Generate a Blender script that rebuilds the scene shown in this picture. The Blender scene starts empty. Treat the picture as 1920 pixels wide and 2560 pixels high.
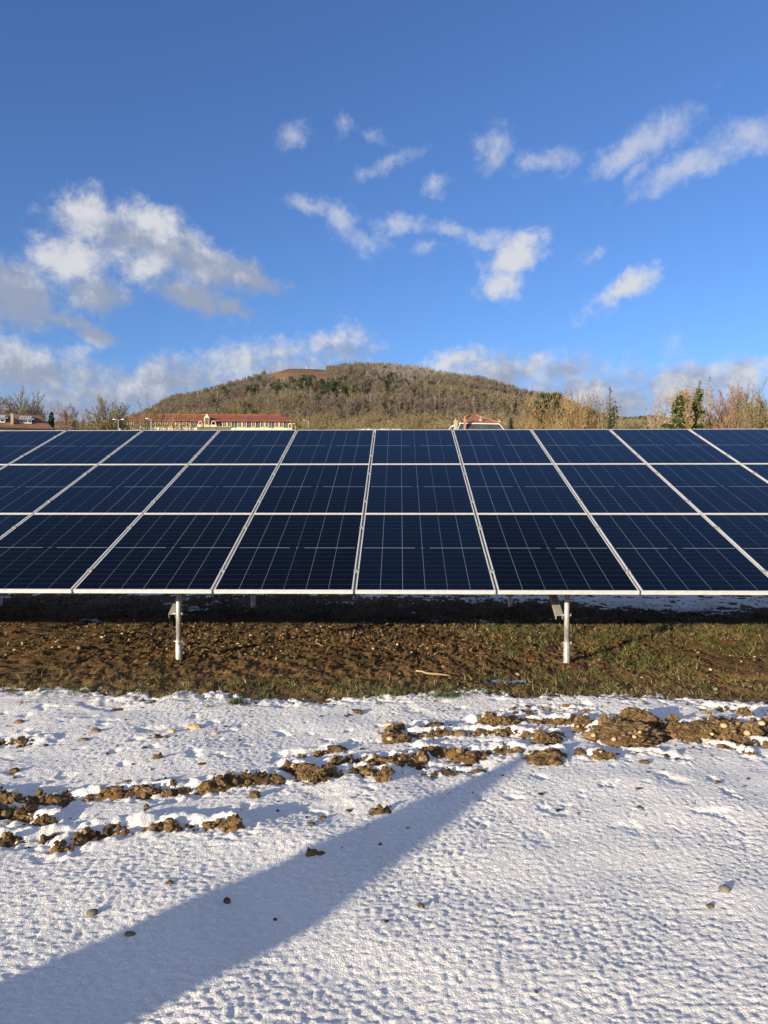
import bpy, math, random
import numpy as np
from mathutils import Vector, Matrix, noise as mnoise

# ------------------------------------------------------------------ camera, sky, sun, exposure
S = bpy.context.scene
COL = S.collection
F = 1804.7                       # focal length in pixels of a 1920 wide picture
CAMH = 1.38                      # height of the lens over the ground (z = 0)
PITCH = 0.0115                   # radians, looking slightly down
SUN_EL = math.radians(10.6)
SUN_AZ = np.array([-0.707, -0.707])      # horizontal direction towards the sun
SKY_STRENGTH = 0.115
SUN_STRENGTH = 5.0
EXPOSURE = 0.82

cd = bpy.data.cameras.new('camera')
cam = bpy.data.objects.new('camera', cd)
COL.objects.link(cam)
cam.location = (0, 0, CAMH)
cam.rotation_euler = (math.pi / 2 - PITCH, 0, 0)
cd.sensor_fit = 'HORIZONTAL'
cd.sensor_width = 36
cd.lens = 36 * F / 1920
cd.clip_start = 0.05
cd.clip_end = 20000
S.camera = cam

S.view_settings.view_transform = 'Standard'
S.view_settings.look = 'None'
S.view_settings.exposure = EXPOSURE
S.view_settings.gamma = 1
S.view_settings.use_curve_mapping = False
S.render.engine = 'CYCLES'
S.cycles.use_denoising = True
S.cycles.max_bounces = 5
S.cycles.diffuse_bounces = 3
S.cycles.glossy_bounces = 3
S.cycles.transparent_max_bounces = 6

sd = bpy.data.lights.new('sun', 'SUN')
sun = bpy.data.objects.new('sun', sd)
COL.objects.link(sun)
sd.energy = SUN_STRENGTH
sd.angle = math.radians(0.55)
sd.color = (1.0, 0.85, 0.62)
to_sun = Vector((SUN_AZ[0] * math.cos(SUN_EL), SUN_AZ[1] * math.cos(SUN_EL), math.sin(SUN_EL)))
sun.rotation_euler = to_sun.to_track_quat('Z', 'Y').to_euler()
sun.location = (-40, -40, 30)


class NT:
    """small helper for writing node trees"""
    def __init__(s, tree):
        s.t = tree

    def n(s, kind, **kw):
        nd = s.t.nodes.new(kind)
        for k, v in kw.items():
            setattr(nd, k, v)
        return nd

    def link(s, a, b):
        s.t.links.new(a, b)

    def put(s, sock, v):
        if hasattr(v, 'is_output'):
            s.link(v, sock)
        elif v is not None:
            sock.default_value = v

    def math(s, op, a, b=None, c=None, clamp=False):
        nd = s.n('ShaderNodeMath', operation=op, use_clamp=clamp)
        for i, v in enumerate((a, b, c)):
            s.put(nd.inputs[i], v)
        return nd.outputs[0]

    def vmath(s, op, a, b=None):
        nd = s.n('ShaderNodeVectorMath', operation=op)
        s.put(nd.inputs[0], a)
        s.put(nd.inputs[1], b)
        return nd

    def mix(s, f, a, b):
        nd = s.n('ShaderNodeMix', data_type='RGBA')
        s.put(nd.inputs[0], f)
        s.put(nd.inputs[6], a)
        s.put(nd.inputs[7], b)
        return nd.outputs[2]

    def ramp(s, v, lo, hi, a=0.0, b=1.0, smooth=True):
        nd = s.n('ShaderNodeMapRange', interpolation_type='SMOOTHSTEP' if smooth else 'LINEAR')
        for i, x in enumerate((v, lo, hi, a, b)):
            s.put(nd.inputs[i], x)
        return nd.outputs[0]

    def noise(s, vec, scale, detail=4, rough=0.55, dist=0.0):
        nd = s.n('ShaderNodeTexNoise')
        s.put(nd.inputs['Vector'], vec)
        nd.inputs['Scale'].default_value = scale
        nd.inputs['Detail'].default_value = detail
        nd.inputs['Roughness'].default_value = rough
        nd.inputs['Distortion'].default_value = dist
        return nd


def px_dir(x, y):
    """azimuth and elevation of a point of the photograph"""
    u = (x - 960) / F
    v = -(y - 1280) / F
    d = (u, math.cos(PITCH) + v * math.sin(PITCH), -math.sin(PITCH) + v * math.cos(PITCH))
    return math.atan2(d[0], d[1]), math.atan2(d[2], math.hypot(d[0], d[1]))


def build_world():
    w = bpy.data.worlds.new('World')
    S.world = w
    w.use_nodes = True
    T = NT(w.node_tree)
    w.node_tree.nodes.clear()
    out = T.n('ShaderNodeOutputWorld')
    bg = T.n('ShaderNodeBackground')
    bg.inputs['Strength'].default_value = SKY_STRENGTH
    T.link(bg.outputs[0], out.inputs[0])
    sky = T.n('ShaderNodeTexSky', sky_type='NISHITA')
    sky.sun_disc = False
    sky.sun_elevation = SUN_EL
    sky.sun_rotation = math.atan2(SUN_AZ[0], SUN_AZ[1])
    sky.altitude = 200
    sky.air_density = 0.95
    sky.dust_density = 0.8
    sky.ozone_density = 5.0
    geo = T.n('ShaderNodeNewGeometry')
    d = T.vmath('SCALE', geo.outputs['Incoming'])
    d.inputs['Scale'].default_value = -1.0
    sep = T.n('ShaderNodeSeparateXYZ')
    tc = T.n('ShaderNodeTexCoord')
    T.link(tc.outputs['Generated'], sep.inputs[0])
    X, Y, Z = sep.outputs
    az = T.math('ARCTAN2', X, Y)
    el = T.math('ARCSINE', Z)
    comb = T.n('ShaderNodeCombineXYZ')
    T.link(az, comb.inputs[0]); T.link(el, comb.inputs[1])
    p = comb.outputs[0]
    # ragged outlines: the directions are warped by noise before the cloud bodies are laid down
    wn = T.noise(p, 9.0, 5, 0.6)
    warp = T.vmath('SUBTRACT', wn.outputs['Color'], (0.5, 0.5, 0.5)).outputs[0]
    ws = T.vmath('SCALE', warp); ws.inputs['Scale'].default_value = 0.024
    wn2 = T.noise(p, 34.0, 7, 0.68)
    warp2 = T.vmath('SUBTRACT', wn2.outputs['Color'], (0.5, 0.5, 0.5)).outputs[0]
    ws2 = T.vmath('SCALE', warp2); ws2.inputs['Scale'].default_value = 0.034
    pw = T.vmath('ADD', T.vmath('ADD', p, ws.outputs[0]).outputs[0], ws2.outputs[0]).outputs[0]

    def bodies(lst):
        acc = None
        for (cx, cy, rx, ry, rot, wgt) in lst:
            a, e = px_dir(cx, cy)
            m = T.n('ShaderNodeMapping', vector_type='TEXTURE')
            T.link(pw, m.inputs[0])
            m.inputs['Location'].default_value = (a, e, 0)
            m.inputs['Rotation'].default_value = (0, 0, math.radians(rot))
            m.inputs['Scale'].default_value = (rx / F, ry / F, 1)
            # flatten depth so that only azimuth and elevation count
            ln = T.vmath('LENGTH', T.vmath('MULTIPLY', m.outputs[0], (1, 1, 0)).outputs[0]).outputs['Value']
            v = T.math('MULTIPLY_ADD', ln, -wgt, wgt)
            acc = v if acc is None else T.math('MAXIMUM', acc, v)
        return acc

    white = [(330, 960, 260, 50, 6, .75), (620, 905, 230, 60, 12, .8), (1180, 930, 150, 48, 5, .8), (1440, 945, 150, 48, 8, .7), (1800, 960, 190, 60, 6, .8), (215, 545, 80, 75, 0, 1.1), (385, 555, 120, 50, -14, 1.05), (160, 650, 125, 75, 10, .95), (345, 660, 100, 52, 0, .8),
             (480, 600, 110, 45, -30, .8), 
             (1290, 640, 92, 55, 20, 1.1), (1262, 700, 70, 52, 20, .9), (1560, 725, 115, 36, 24, .9), 
             (1130, 905, 95, 40, 10, .9), (1330, 915, 95, 48, 20, .8), (1850, 935, 90, 45, 25, .9), (700, 885, 130, 45, 15, .75),
             (830, 855, 125, 42, 5, .8), (60, 885, 150, 45, 0, .8), (1490, 985, 160, 40, 8, .7), (1700, 965, 140, 40, 0, .6)]
    thin = [(775, 515, 75, 26, -8, .8), (850, 545, 75, 42, -25, .75), (905, 590, 75, 40, -20, .6), (1000, 563, 115, 26, -5, .75), (1110, 573, 90, 24, -4, .75),
            (1215, 592, 100, 24, 3, .75), (1325, 582, 70, 14, 4, .5), (1070, 617, 52, 20, 0, .75), 
            (1490, 640, 40, 24, 20, .5), 
            (732, 333, 55, 36, 20, .6), (858, 312, 34, 28, -50, .5), (925, 343, 60, 18, -22, .45), (975, 415, 110, 22, 18, .5), (1085, 465, 52, 24, 22, .6),
            (1236, 365, 60, 54, 15, .85), (1365, 402, 95, 34, 2, .7), 
            (1560, 378, 110, 34, 25, .85), (1650, 335, 130, 52, 20, .8), (1710, 425, 170, 40, 14, .95), (1590, 430, 60, 30, 40, .6), (1860, 345, 120, 50, 10, .85),
            (1690, 870, 55, 50, 60, .35)]
    grey = [(330, 610, 210, 80, -8, .9), (510, 650, 190, 68, -20, 1.05), (620, 680, 110, 40, -22, 1.0), (240, 730, 110, 52, -5, .95), (465, 735, 150, 50, -16, .95), (575, 772, 90, 28, -12, .9),
            (40, 735, 130, 105, -20, 1.1), (150, 800, 110, 28, -10, .8), (235, 832, 75, 22, -14, .8), 
            (60, 925, 200, 62, -3, 1.1), (210, 945, 70, 55, 0, .9), (300, 985, 360, 65, 4, 1.0), (700, 930, 180, 60, 8, .9), (860, 880, 120, 42, 0, .75),
            (1260, 935, 170, 60, 5, .9), (1420, 935, 120, 60, 0, .85), (1520, 1010, 280, 70, 0, 1.0), (1700, 1000, 240, 60, 0, .9), (100, 1030, 500, 50, 0, 1.0),
            (960, 1055, 1400, 62, 0, .95), (420, 955, 330, 62, 5, .95), (1450, 975, 330, 62, 2, .9), (1700, 965, 240, 55, 5, .9)]
    Dw, Dt, Dg = bodies(white), bodies(thin), bodies(grey)
    # broken cloud goes on outside the view, cover raised to brighten the ambient fill
    pn = T.vmath('MULTIPLY', tc.outputs['Generated'], (1, 1, 2.4)).outputs[0]
    gen = T.noise(pn, 3.1, 6, 0.58).outputs['Fac']
    side = T.ramp(T.math('ABSOLUTE', az), 0.62, 0.85)
    high = T.ramp(el, 0.72, 0.9)
    outside = T.math('MAXIMUM', side, high)
    inside = T.math('MULTIPLY_ADD', outside, 3.0, -3.0)
    Do = T.math('ADD', T.math('MULTIPLY', T.math('SUBTRACT', gen, 0.43), 3.2), inside)
    low = T.math('ADD', T.math('MULTIPLY_ADD', el, -5.0, 0.75), T.math('MULTIPLY_ADD', gen, 1.6, -0.8))
    low = T.math('ADD', low, inside)
    Dg = T.math('MAXIMUM', Dg, low)
    Dw = T.math('MAXIMUM', Dw, Do)
    fb = T.noise(p, 22.0, 7, 0.62).outputs['Fac']
    off = T.vmath('ADD', p, (-0.012, 0.014, 0.0)).outputs[0]
    fb2 = T.noise(off, 22.0, 7, 0.62).outputs['Fac']
    fb3 = T.noise(p, 70.0, 6, 0.66, 0.6).outputs['Fac']
    puff = T.math('ADD', T.math('MULTIPLY', T.math('SUBTRACT', fb, 0.5), 1.5), T.math('MULTIPLY', T.math('SUBTRACT', fb3, 0.5), 0.6))
    thick = T.math('ADD', T.math('MAXIMUM', Dw, Dg), T.math('MULTIPLY', puff, 1.05))
    a_thick = T.ramp(thick, -0.10, 0.85)
    thn = T.math('ADD', Dt, puff)
    a_thin = T.math('MULTIPLY', T.ramp(thn, -0.05, 0.95), 0.66)
    alpha = T.math('MULTIPLY', T.math('MAXIMUM', a_thick, a_thin), 0.96)
    # white where the white bodies reach above the grey ones, plus relief towards the sun side
    relief = T.math('MULTIPLY', T.math('SUBTRACT', fb, fb2), 2.0)
    dif = T.math('ADD', T.math('SUBTRACT', T.math('MAXIMUM', Dw, Dt), Dg), T.math('MULTIPLY_ADD', relief, 1.7, T.math('MULTIPLY', puff, 0.5)))
    wfac = T.ramp(dif, -0.95, 1.05)
    k = 1.0 / SKY_STRENGTH / (2 ** EXPOSURE)
    greyc = tuple(c * k for c in (0.32, 0.375, 0.50)) + (1,)
    whitec = tuple(c * k for c in (0.70, 0.71, 0.75)) + (1,)
    cc = T.mix(wfac, greyc, whitec)
    # white balance of the picture
    wb = T.vmath('MULTIPLY', sky.outputs[0], (1.10, 0.97, 1.06)).outputs[0]
    col = T.mix(alpha, wb, cc)
    T.link(col, bg.inputs['Color'])
    return w


build_world()
rng = np.random.default_rng(7)
random.seed(7)


# ------------------------------------------------------------------ helpers
def thing(name, label, cat, loc=(0, 0, 0), rz=0.0, group=None):
    o = bpy.data.objects.new(name, None)
    COL.objects.link(o)
    o.location = loc
    o.rotation_euler = (0, 0, rz)
    o.empty_display_size = 0.2
    tag(o, label, cat, group)
    return o


def tag(o, label=None, cat=None, group=None, kind=None):
    if label: o['label'] = label
    if cat: o['category'] = cat
    if group: o['group'] = group
    if kind: o['kind'] = kind
    return o


def link(name, me, parent=None, loc=None, kind=None, label=None):
    o = bpy.data.objects.new(name, me)
    COL.objects.link(o)
    if parent is not None: o.parent = parent
    if loc is not None: o.location = loc
    if kind: o['kind'] = kind
    if label: o['label'] = label
    return o


def make_mesh(name, V, Fc, mat=None, smooth=False, mats=None, midx=None):
    """V (n,3); Fc is an (m,k) array or a list of such arrays"""
    me = bpy.data.meshes.new(name)
    V = np.asarray(V, dtype=np.float32)
    arrs = Fc if isinstance(Fc, list) else [Fc]
    arrs = [np.asarray(a, dtype=np.int32) for a in arrs if len(a)]
    nl = sum(a.size for a in arrs)
    nf = sum(len(a) for a in arrs)
    me.vertices.add(len(V)); me.vertices.foreach_set('co', V.ravel())
    me.loops.add(nl); me.polygons.add(nf)
    me.loops.foreach_set('vertex_index', np.concatenate([a.ravel() for a in arrs]))
    tot = np.concatenate([np.full(len(a), a.shape[1], np.int32) for a in arrs])
    st = np.concatenate([[0], np.cumsum(tot)[:-1]]).astype(np.int32)
    me.polygons.foreach_set('loop_start', st)
    me.polygons.foreach_set('use_smooth', np.full(nf, bool(smooth)))
    if mats:
        for m in mats: me.materials.append(m)
        me.polygons.foreach_set('material_index', np.asarray(midx, np.int32))
    elif mat:
        me.materials.append(mat)
    me.update(calc_edges=True)
    me.validate()
    return me


class MB:
    """collects simple solids, then becomes one mesh"""
    def __init__(s):
        s.v = []; s.q = []; s.t = []; s.n = 0

    def add(s, V, Q=(), Tr=()):
        V = np.asarray(V, float).reshape(-1, 3)
        for f in Q: s.q.append([i + s.n for i in f])
        for f in Tr: s.t.append([i + s.n for i in f])
        s.v.append(V); s.n += len(V)
        return s

    def box(s, x0, x1, y0, y1, z0, z1, M=None):
        V = np.array([(x, y, z) for x in (x0, x1) for y in (y0, y1) for z in (z0, z1)], float)
        if M is not None: V = V @ np.array(M.to_3x3()).T + np.array(M.translation)
        return s.add(V, [(0, 1, 3, 2), (4, 6, 7, 5), (0, 4, 5, 1), (2, 3, 7, 6), (0, 2, 6, 4), (1, 5, 7, 3)])

    def bar(s, a, b, w, h, up=(0, 0, 1)):
        a, b = np.array(a, float), np.array(b, float)
        d = b - a; L = np.linalg.norm(d); d /= L
        u = np.array(up, float)
        if abs(d @ u) > 0.98: u = np.array((0, 1.0, 0))
        r = np.cross(d, u); r /= np.linalg.norm(r); u = np.cross(r, d)
        V = [a + e * d * L + i * r * w / 2 + j * u * h / 2 for e in (0, 1) for i in (-1, 1) for j in (-1, 1)]
        return s.add(V, [(0, 2, 3, 1), (4, 5, 7, 6), (0, 1, 5, 4), (2, 6, 7, 3), (0, 4, 6, 2), (1, 3, 7, 5)])

    def tube(s, pts, rad, n=8, cap=True):
        pts = np.array(pts, float)
        m = len(pts)
        rad = np.broadcast_to(np.array(rad, float), (m,))
        tang = np.gradient(pts, axis=0) if m > 2 else np.repeat((pts[1] - pts[0])[None], 2, 0)
        V = []
        ref = np.array((0.37, 0.91, 0.19))
        for i in range(m):
            t = tang[i] / (np.linalg.norm(tang[i]) + 1e-9)
            r = np.cross(t, ref); r /= np.linalg.norm(r); u = np.cross(r, t)
            for k in range(n):
                a = 2 * math.pi * k / n
                V.append(pts[i] + rad[i] * (math.cos(a) * r + math.sin(a) * u))
        Q = [(i * n + k, i * n + (k + 1) % n, (i + 1) * n + (k + 1) % n, (i + 1) * n + k) for i in range(m - 1) for k in range(n)]
        Tr = []
        if cap:
            V += [pts[0], pts[-1]]
            for k in range(n):
                Tr.append((m * n, (k + 1) % n, k))
                Tr.append((m * n + 1, (m - 1) * n + k, (m - 1) * n + (k + 1) % n))
        return s.add(V, Q, Tr)

    def build(s, name, mat, parent=None, smooth=False, loc=None):
        me = s.mesh(name, mat, smooth)
        return link(name, me, parent, loc)

    def mesh(s, name, mat, smooth=False):
        arrs = []
        if s.q: arrs.append(np.array(s.q))
        if s.t: arrs.append(np.array(s.t))
        return make_mesh(name, np.concatenate(s.v), arrs, mat, smooth)


_perm = np.random.default_rng(3).permutation(4096).astype(np.int64)


def _hash(ix, iy, seed):
    return _perm[(_perm[(ix + seed * 131) & 4095] + iy) & 4095]


def perlin(x, y, seed=0):
    x = np.asarray(x, float); y = np.asarray(y, float)
    ix = np.floor(x).astype(np.int64); iy = np.floor(y).astype(np.int64)
    fx = x - ix; fy = y - iy
    u = fx * fx * fx * (fx * (fx * 6 - 15) + 10); v = fy * fy * fy * (fy * (fy * 6 - 15) + 10)

    def g(a, b, dx, dy):
        h = _hash(a, b, seed) * (2 * math.pi / 4096)
        return np.cos(h) * dx + np.sin(h) * dy
    n00 = g(ix, iy, fx, fy); n10 = g(ix + 1, iy, fx - 1, fy)
    n01 = g(ix, iy + 1, fx, fy - 1); n11 = g(ix + 1, iy + 1, fx - 1, fy - 1)
    return ((n00 * (1 - u) + n10 * u) * (1 - v) + (n01 * (1 - u) + n11 * u) * v) * 1.5


def fbm(x, y, scale, octv=4, seed=0, rough=0.5):
    a, t, s = 1.0, 0.0, scale
    for i in range(octv):
        t = t + a * perlin(np.asarray(x) * s + 17.3 * i, np.asarray(y) * s - 9.1 * i, seed + i)
        a *= rough; s *= 2.03
    return t


def sstep(v, lo, hi):
    t = np.clip((v - lo) / (hi - lo), 0, 1)
    return t * t * (3 - 2 * t)


def gpt(x, y, z=0.0):
    """where the sight line through a point of the photograph meets the height z"""
    u = (x - 960) / F; v = -(y - 1280) / F
    d = np.array((u, math.cos(PITCH) + v * math.sin(PITCH), -math.sin(PITCH) + v * math.cos(PITCH)))
    t = (z - CAMH) / d[2]
    return np.array((0, 0, CAMH)) + t * d


def at(x, y, Y):
    """the point at distance Y ahead that shows at (x, y)"""
    u = (x - 960) / F; v = -(y - 1280) / F
    d = np.array((u, math.cos(PITCH) + v * math.sin(PITCH), -math.sin(PITCH) + v * math.cos(PITCH)))
    return np.array((0, 0, CAMH)) + d * (Y / d[1])


# ------------------------------------------------------------------ materials
def material(name):
    m = bpy.data.materials.new(name)
    m.use_nodes = True
    T = NT(m.node_tree)
    b = m.node_tree.nodes['Principled BSDF']
    return m, T, b


def noisy(name, c0, c1, scale=5.0, rough=0.8, c2=None, metal=0.0, bump=0.0, bscale=40.0, coord='Object', spec=0.3, detail=5, contrast=(0.35, 0.65)):
    m, T, b = material(name)
    tc = T.n('ShaderNodeTexCoord')
    nz = T.noise(tc.outputs[coord], scale, detail, 0.6)
    f = T.ramp(nz.outputs['Fac'], *contrast)
    col = T.mix(f, tuple(c0) + (1,), tuple(c1) + (1,))
    if c2:
        n2 = T.noise(tc.outputs[coord], scale * 4.3, 3, 0.6)
        col = T.mix(T.ramp(n2.outputs['Fac'], 0.5, 0.72), col, tuple(c2) + (1,))
    T.link(col, b.inputs['Base Color'])
    b.inputs['Roughness'].default_value = rough
    b.inputs['Metallic'].default_value = metal
    b.inputs['Specular IOR Level'].default_value = spec
    if bump:
        n3 = T.noise(tc.outputs[coord], bscale, 6, 0.65)
        bp = T.n('ShaderNodeBump')
        bp.inputs['Strength'].default_value = 1.0
        bp.inputs['Distance'].default_value = bump
        T.link(n3.outputs['Fac'], bp.inputs['Height'])
        T.link(bp.outputs[0], b.inputs['Normal'])
    return m


def attr_mix(name, stops, attr='tint', rough=0.85, trans=0.0, spec=0.2):
    """colour picked along a ramp by a per-face attribute (each blade, twig or pebble has its own)"""
    m, T, b = material(name)
    a = T.n('ShaderNodeAttribute', attribute_name=attr)
    r = T.n('ShaderNodeValToRGB')
    el = r.color_ramp.elements
    el[0].position, el[0].color = stops[0][0], tuple(stops[0][1]) + (1,)
    el[1].position, el[1].color = stops[-1][0], tuple(stops[-1][1]) + (1,)
    for p, c in stops[1:-1]:
        e = el.new(p); e.color = tuple(c) + (1,)
    T.link(a.outputs['Fac'], r.inputs[0])
    T.link(r.outputs[0], b.inputs['Base Color'])
    b.inputs['Roughness'].default_value = rough
    b.inputs['Specular IOR Level'].default_value = spec
    return m


def set_tint(me, vals, attr='tint'):
    a = me.attributes.new(attr, 'FLOAT', 'FACE')
    a.data.foreach_set('value', np.asarray(vals, np.float32))


M = {}


def soil_material():
    m, T, b = material('soil')
    tc = T.n('ShaderNodeTexCoord')
    P = tc.outputs['Object']
    n1 = T.noise(P, 1.3, 5, 0.6); n2 = T.noise(P, 9.0, 6, 0.65); n3 = T.noise(P, 55.0, 5, 0.65)
    c = T.mix(T.ramp(n2.outputs['Fac'], 0.3, 0.7), (0.060, 0.036, 0.0155, 1), (0.158, 0.098, 0.043, 1))
    c = T.mix(T.math('MULTIPLY', T.ramp(n1.outputs['Fac'], 0.42, 0.62), 0.6), c, (0.190, 0.110, 0.045, 1))
    c = T.mix(T.math('MULTIPLY', T.ramp(n3.outputs['Fac'], 0.52, 0.75), 0.55), c, (0.235, 0.150, 0.070, 1))
    vo = T.n('ShaderNodeTexVoronoi'); T.link(P, vo.inputs['Vector']); vo.inputs['Scale'].default_value = 48
    fleck = T.math('MULTIPLY', T.math('LESS_THAN', vo.outputs['Distance'], 0.26), T.math('GREATER_THAN', T.noise(P, 20, 2).outputs['Fac'], 0.55))
    c = T.mix(T.math('MULTIPLY', fleck, 0.8), c, (0.40, 0.28, 0.15, 1))
    T.link(c, b.inputs['Base Color'])
    b.inputs['Roughness'].default_value = 0.9
    b.inputs['Specular IOR Level'].default_value = 0.15
    h = T.math('ADD', T.math('MULTIPLY', n3.outputs['Fac'], 0.5), T.math('MULTIPLY', T.noise(P, 150, 4, 0.6).outputs['Fac'], 0.35))
    h = T.math('ADD', h, T.math('MULTIPLY', fleck, 0.4))
    bp = T.n('ShaderNodeBump'); bp.inputs['Distance'].default_value = 0.012; bp.inputs['Strength'].default_value = 0.9
    T.link(h, bp.inputs['Height']); T.link(bp.outputs[0], b.inputs['Normal'])
    return m


def snow_material():
    m, T, b = material('snow')
    tc = T.n('ShaderNodeTexCoord')
    P = tc.outputs['Object']
    n1 = T.noise(P, 3.0, 4, 0.6)
    c = T.mix(n1.outputs['Fac'], (0.775, 0.750, 0.705, 1), (0.845, 0.820, 0.775, 1))
    # soil crumbs and dust caught in the snow
    n2 = T.noise(P, 75.0, 3, 0.6); n3 = T.noise(P, 2.2, 4, 0.6)
    dirt = T.math('MULTIPLY', T.ramp(n2.outputs['Fac'], 0.70, 0.78), T.ramp(n3.outputs['Fac'], 0.50, 0.62))
    c = T.mix(T.math('MULTIPLY', dirt, 0.7), c, (0.20, 0.14, 0.08, 1))
    T.link(c, b.inputs['Base Color'])
    b.inputs['Roughness'].default_value = 0.55
    b.inputs['Specular IOR Level'].default_value = 0.35
    h = T.math('ADD', T.noise(P, 105, 4, 0.65).outputs['Fac'], T.math('MULTIPLY', T.noise(P, 300, 3, 0.6).outputs['Fac'], 0.3))
    bp = T.n('ShaderNodeBump'); bp.inputs['Distance'].default_value = 0.010; bp.inputs['Strength'].default_value = 0.9
    T.link(h, bp.inputs['Height']); T.link(bp.outputs[0], b.inputs['Normal'])
    return m


M['soil'] = soil_material()
M['snow'] = snow_material()
M['clod'] = noisy('clod', (0.066, 0.041, 0.020), (0.178, 0.114, 0.056), 14, 0.92, (0.28, 0.19, 0.095), bump=0.006, bscale=90, spec=0.12)
M['clod_dark'] = noisy('clod_dark', (0.045, 0.030, 0.017), (0.115, 0.078, 0.043), 20, 0.92, (0.19, 0.135, 0.075), bump=0.004, bscale=90, spec=0.1)
M['stone_yellow'] = noisy('stone_yellow', (0.33, 0.23, 0.10), (0.50, 0.38, 0.20), 22, 0.7, bump=0.002, bscale=80)
M['stone_tan'] = noisy('stone_tan', (0.13, 0.086, 0.05), (0.21, 0.145, 0.085), 22, 0.75, bump=0.002, bscale=80)
M['stone_grey'] = noisy('stone_grey', (0.10, 0.085, 0.065), (0.17, 0.15, 0.115), 22, 0.75, bump=0.002, bscale=80)
M['galv'] = noisy('galvanised', (0.34, 0.345, 0.325), (0.56, 0.55, 0.50), 22, 0.42, metal=0.45, spec=0.5, bump=0.0004, bscale=60)
M['alu'] = noisy('aluminium', (0.52, 0.52, 0.51), (0.60, 0.60, 0.585), 18, 0.40, metal=0.15, spec=0.5)
M['galv_dull'] = noisy('galvanised_dull', (0.27, 0.27, 0.25), (0.35, 0.35, 0.32), 30, 0.6, metal=0.3, spec=0.4)
M['dark_steel'] = noisy('dark_steel', (0.10, 0.10, 0.10), (0.16, 0.16, 0.155), 18, 0.55, metal=0.4)
M['cable'] = noisy('cable', (0.16, 0.15, 0.13), (0.24, 0.23, 0.20), 18, 0.6)
M['straw'] = noisy('straw', (0.24, 0.165, 0.08), (0.36, 0.26, 0.14), 12, 0.8)
M['bark'] = noisy('bark', (0.12, 0.09, 0.06), (0.20, 0.16, 0.11), 2, 0.9)


def panel_material():
    m, T, b = material('solar_cells')
    tc = T.n('ShaderNodeTexCoord')
    sp = T.n('ShaderNodeSeparateXYZ'); T.link(tc.outputs['Object'], sp.inputs[0])
    x, y = sp.outputs[0], sp.outputs[1]
    oi = T.n('ShaderNodeObjectInfo')
    W, L = 1.134, 1.722
    cw = (W - 0.036) / 6
    # light lines between the six columns of cells
    u = T.math('DIVIDE', T.math('SUBTRACT', x, 0.018), cw)
    fu = T.math('ABSOLUTE', T.math('SUBTRACT', T.math('FRACT', T.math('ADD', u, 0.5)), 0.5))
    lc = T.math('LESS_THAN', fu, 0.0072)
    ins = T.math('MULTIPLY', T.math('GREATER_THAN', x, 0.03), T.math('LESS_THAN', x, W - 0.03))
    # each line a little different in width of silver seen
    wn = T.n('ShaderNodeTexWhiteNoise', noise_dimensions='2D')
    cmb = T.n('ShaderNodeCombineXYZ')
    T.link(T.math('ROUND', u), cmb.inputs[0]); T.link(T.math('MULTIPLY', oi.outputs['Random'], 37.0), cmb.inputs[1])
    T.link(cmb.outputs[0], wn.inputs['Vector'])
    lc = T.math('MULTIPLY', T.math('MULTIPLY', lc, ins), T.math('MULTIPLY_ADD', wn.outputs['Value'], 0.75, 0.3))
    # thin lines between the half cells, nine above and nine below the middle
    half = (L - 0.036 - 0.012) / 2
    ym = T.math('SUBTRACT', T.math('ABSOLUTE', T.math('SUBTRACT', y, L / 2)), 0.006)
    r = T.math('DIVIDE', ym, half / 9)
    fr = T.math('ABSOLUTE', T.math('SUBTRACT', T.math('FRACT', T.math('ADD', r, 0.5)), 0.5))
    lr = T.math('MULTIPLY', T.math('LESS_THAN', fr, 0.016), 0.17)
    # bright bar across the middle with two dark breaks
    mid = T.math('LESS_THAN', T.math('ABSOLUTE', T.math('SUBTRACT', y, L / 2)), 0.0042)
    dx = T.math('ABSOLUTE', T.math('SUBTRACT', x, W / 2))
    brk = T.math('MULTIPLY', T.math('GREATER_THAN', dx, 0.010), T.math('LESS_THAN', dx, 0.068))
    mid = T.math('MULTIPLY', T.math('MULTIPLY', mid, T.math('SUBTRACT', 1.0, brk)), ins)
    # busbars
    bb = T.math('ABSOLUTE', T.math('SUBTRACT', T.math('FRACT', T.math('MULTIPLY', u, 10.0)), 0.5))
    bus = T.math('MULTIPLY', T.math('LESS_THAN', bb, 0.03), 0.03)
    lines = T.math('MAXIMUM', T.math('MAXIMUM', lc, lr), T.math('MAXIMUM', T.math('MULTIPLY', mid, 0.95), bus))
    cell = T.noise(tc.outputs['Object'], 3.0, 3, 0.5)
    base = T.mix(cell.outputs['Fac'], (0.0011, 0.0019, 0.0042, 1), (0.0018, 0.0031, 0.0066, 1))
    base = T.mix(1.0, base, base)
    mul = T.n('ShaderNodeMix', data_type='RGBA', blend_type='MULTIPLY')
    mul.inputs[0].default_value = 1.0
    T.link(base, mul.inputs[6]); T.link(oi.outputs['Color'], mul.inputs[7])
    col = T.mix(lines, mul.outputs[2], (0.22, 0.245, 0.275, 1))
    # dust film and runs
    dn = T.noise(tc.outputs['Object'], 6.0, 6, 0.7)
    col = T.mix(T.math('MULTIPLY', T.ramp(dn.outputs['Fac'], 0.55, 0.85), 0.02), col, (0.35, 0.33, 0.30, 1))
    T.link(col, b.inputs['Base Color'])
    b.inputs['Roughness'].default_value = 0.10
    b.inputs['IOR'].default_value = 1.45
    a = T.n('ShaderNodeAttribute', attribute_type='OBJECT', attribute_name='gloss')
    T.link(T.math('MULTIPLY', oi.outputs['Alpha'], 0.17), b.inputs['Specular IOR Level'])
    return m


M['cells'] = panel_material()

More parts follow.
